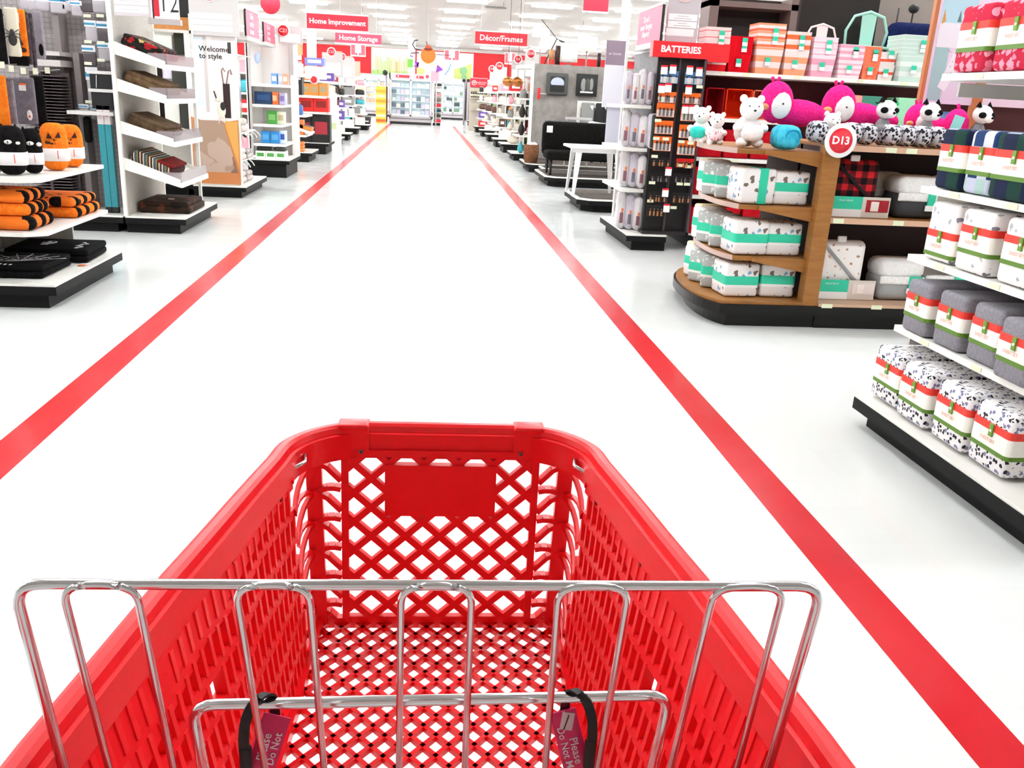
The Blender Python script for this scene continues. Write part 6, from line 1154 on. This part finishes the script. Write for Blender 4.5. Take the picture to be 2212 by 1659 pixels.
for k in range(8): q = thing('wine_bottle', 'dark wine bottle with cream label in the row under the red sign', 'bottle', (p.x+.08+.095*k, 41.7, 1.462), 0, 'wine bottles in one row'); MB(M('24281C', .3)).lathe([(.034, 0), (.036, .2), (.014, .27), (.014, .33)], 0, 0, 0, 12).o('glass', None, q); MB(M('E8E0C8', .5)).lathe([(.0372, .05), (.0372, .14)], 0, 0, 0, 12).m(M('D8C878', .4)).lathe([(.0155, .26), (.0155, .335)], 0, 0, 0, 10).o('label', None, q)
# wall murals
t_ = thing('wall_mural', 'white mural of green and yellow stalks on the red far wall', 'mural', (AY(802, 160, YW-.1).x, YW-.06, 2.55)); m = MB(M('F8F8F0', .6)).box(0, 2.75, 0, .04, 0, 1.65)
r_ = random.Random(5)
m.m(M('A8E090', .6)).box(.02, 2.7, -.004, 0, .02, .28)
for k in range(34): x = .1+.077*k; m.m(M(r_.choice(['D8E07C', 'C8E890', 'E8DC90', 'D8A860', 'B8E080']), .6)).box(x, x+r_.uniform(.02, .06), -.01-.001*k, -.004, .1, r_.uniform(.8, 1.25))
m.o('printed_panel', None, t_)
a, b = AY(900, 160, YW-.1), AY(1022, 160, YW-.1)
t_ = thing('wall_mural', 'white mural with pale green globes and blue branch beside the red wall', 'mural', (a.x, YW-.06, 2.55)); w_ = b.x-a.x; m = MB(M('F8FAF6', .6)).box(0, w_, 0, .04, 0, 1.6).m(M('D0DC80', .6)).prism([(w_*.66, 0), (w_*.97, 0), (w_*.97, 1.0), (w_*.80, .72), (w_*.66, .6)], 0, .006, TR(rx=PI/2)).prism([(.02, 0), (.6, 0), (.5, .5), (.02, .6)], 0, .006, TR(rx=PI/2)).m(M('90C890', .5)).ell(w_*.83, -.02, .52, .24, .01, .24).ell(w_*.84, -.02, .14, .17, .01, .17).m(M('6CB0E0', .5)).tube([(w_*.50, -.01, .2), (w_*.56, -.01, .5), (w_*.60, -.01, .9)], .03, 5); m.o('printed_panel', None, t_)
# red lettered boards
for i, (px0, px1, py0, py1, Y_) in enumerate(((757, 790, 95, 123, 44.0), (960, 992, 107, 133, 44.0), (1091, 1112, 113, 140, 38.0))):
    a, b = AY(px0, py0, Y_), AY(px1, py1, Y_); w_, h_ = b.x-a.x, a.z-b.z; t_ = thing('hanging_sign', ['white board with two red patterned columns left of the stalk mural', 'white board with two red patterned columns right of the pumpkin', 'white and red patterned board beside the D9 sign'][i], 'sign', (a.x, Y_, b.z)); m = MB(M('F8F0F0', .5)).box(0, w_, 0, .03, 0, h_).m(M('E84C5C', .5))
    for c_ in (0, 1):
        x = w_*(.04+.66*c_); m.box(x, x+w_*.26, -.006, 0, h_*.12, h_*.95)
        m.ell(x+w_*(.34 if not c_ else -.08), -.004, h_*.2, w_*.08, .004, w_*.08, None, 10, 4)
    m.m(M('F4A8B0', .5))
    for k in range(5): m.box(w_*.06, w_*.28, -.009, -.006, h_*(.2+.15*k), h_*(.22+.15*k)).box(w_*.72, w_*.94, -.009, -.006, h_*(.2+.15*k), h_*(.22+.15*k))
    m.o('panel', None, t_); MB(M('F0E8E8', .5)).tube([(w_/2, .015, h_), (w_/2, .015, ZC-b.z)], .01, 6).o('cord', None, t_)
# hanging autumn decoration
p = AY(925, 118, 36.0); t_ = thing('hanging_decoration', 'hanging pumpkin decoration with curled hook and purple arrow banner', 'decoration', tuple(p))
MB(M('F07020', .6)).lathe([(.27, -.03), (.29, 0), (.27, .03)], n=28, T=TR(0, 0, -.03, rx=PI/2)).o('pumpkin', None, t_); MB(M('C8522C', .6)).ell(0, -.05, .26, .12, .05, .08).m(M('7A2814', .6)).ell(0, -.07, .20, .17, .04, .05).tube([(-.04, -.03, .32), (-.06, -.03, .42), (-.10, -.03, .46)], .015, 6).o('pumpkin_top', None, t_)
MB(M('2A2028', .5)).tube([(-.30, 0, .15), (-.50, 0, .18), (-.60, 0, .33), (-.52, 0, .48), (-.40, 0, .50)], .022, 6).tube([(-.35, 0, .05), (-.66, 0, .02), (-.68, 0, -.08), (-.58, 0, -.1)], .02, 6).tube([(.3, 0, .02), (.85, 0, .02)], .012, 6).o('hooks', None, t_)
MB(M('6CB044', .6)).box(-.78, -.58, 0, .02, -.50, -.20).o('green_card', None, t_)
T = TR(0, 0, -.42, ry=.14); MB(M('E8B8DC', .6)).box(-.42, .36, -.02, .02, -.10, .06, T).m(M('8C3CB0', .6)).prism([(.34, -.17), (.60, -.02), (.34, .13)], -.02, .02, T @ TR(rx=PI/2)).prism([(-.56, -.12), (-.36, -.12), (-.36, .08), (-.56, .08), (-.47, -.02)], -.02, .02, T @ TR(rx=PI/2)).m(M('F8F0A0', .6)).box(-.2, .25, .0, .02, .02, .12, T).o('arrow_banner', None, t_)
MB(M('F4ECEC', .6)).box(-.15, .12, 0, .02, -.98, -.62).m(M('F49CA8', .6)).box(.12, .42, 0, .02, -.95, -.58).m(M('E05060', .6)).lathe([(.07, 0), (.07, .01)], n=16, T=TR(-.02, 0, -.8, rx=PI/2)).o('cards', None, t_)
MB(M('E8E4E0', .5)).tube([(0, 0, .3), (0, 0, ZC-p.z)], .006, 6).tube([(-.02, .01, -.3), (-.02, .01, -.65)], .006, 6).o('cord', None, t_)
# small ceiling sprinklers
for i, (px_, py_) in enumerate(((783, 17), (829, 37), (1088, 7), (1027, 32), (1269, 20), (1261, 46))):
    p = G(px_, py_, ZC-.02); t_ = thing('sprinkler', 'small grey sprinkler head on the ceiling', 'sprinkler', tuple(p), 0, 'sprinklers scattered over the ceiling'); MB(M('A8A4A0', .5)).lathe([(.03, -.12), (.012, -.1), (.012, .02)], 0, 0, 0, 8).o('head', None, t_)
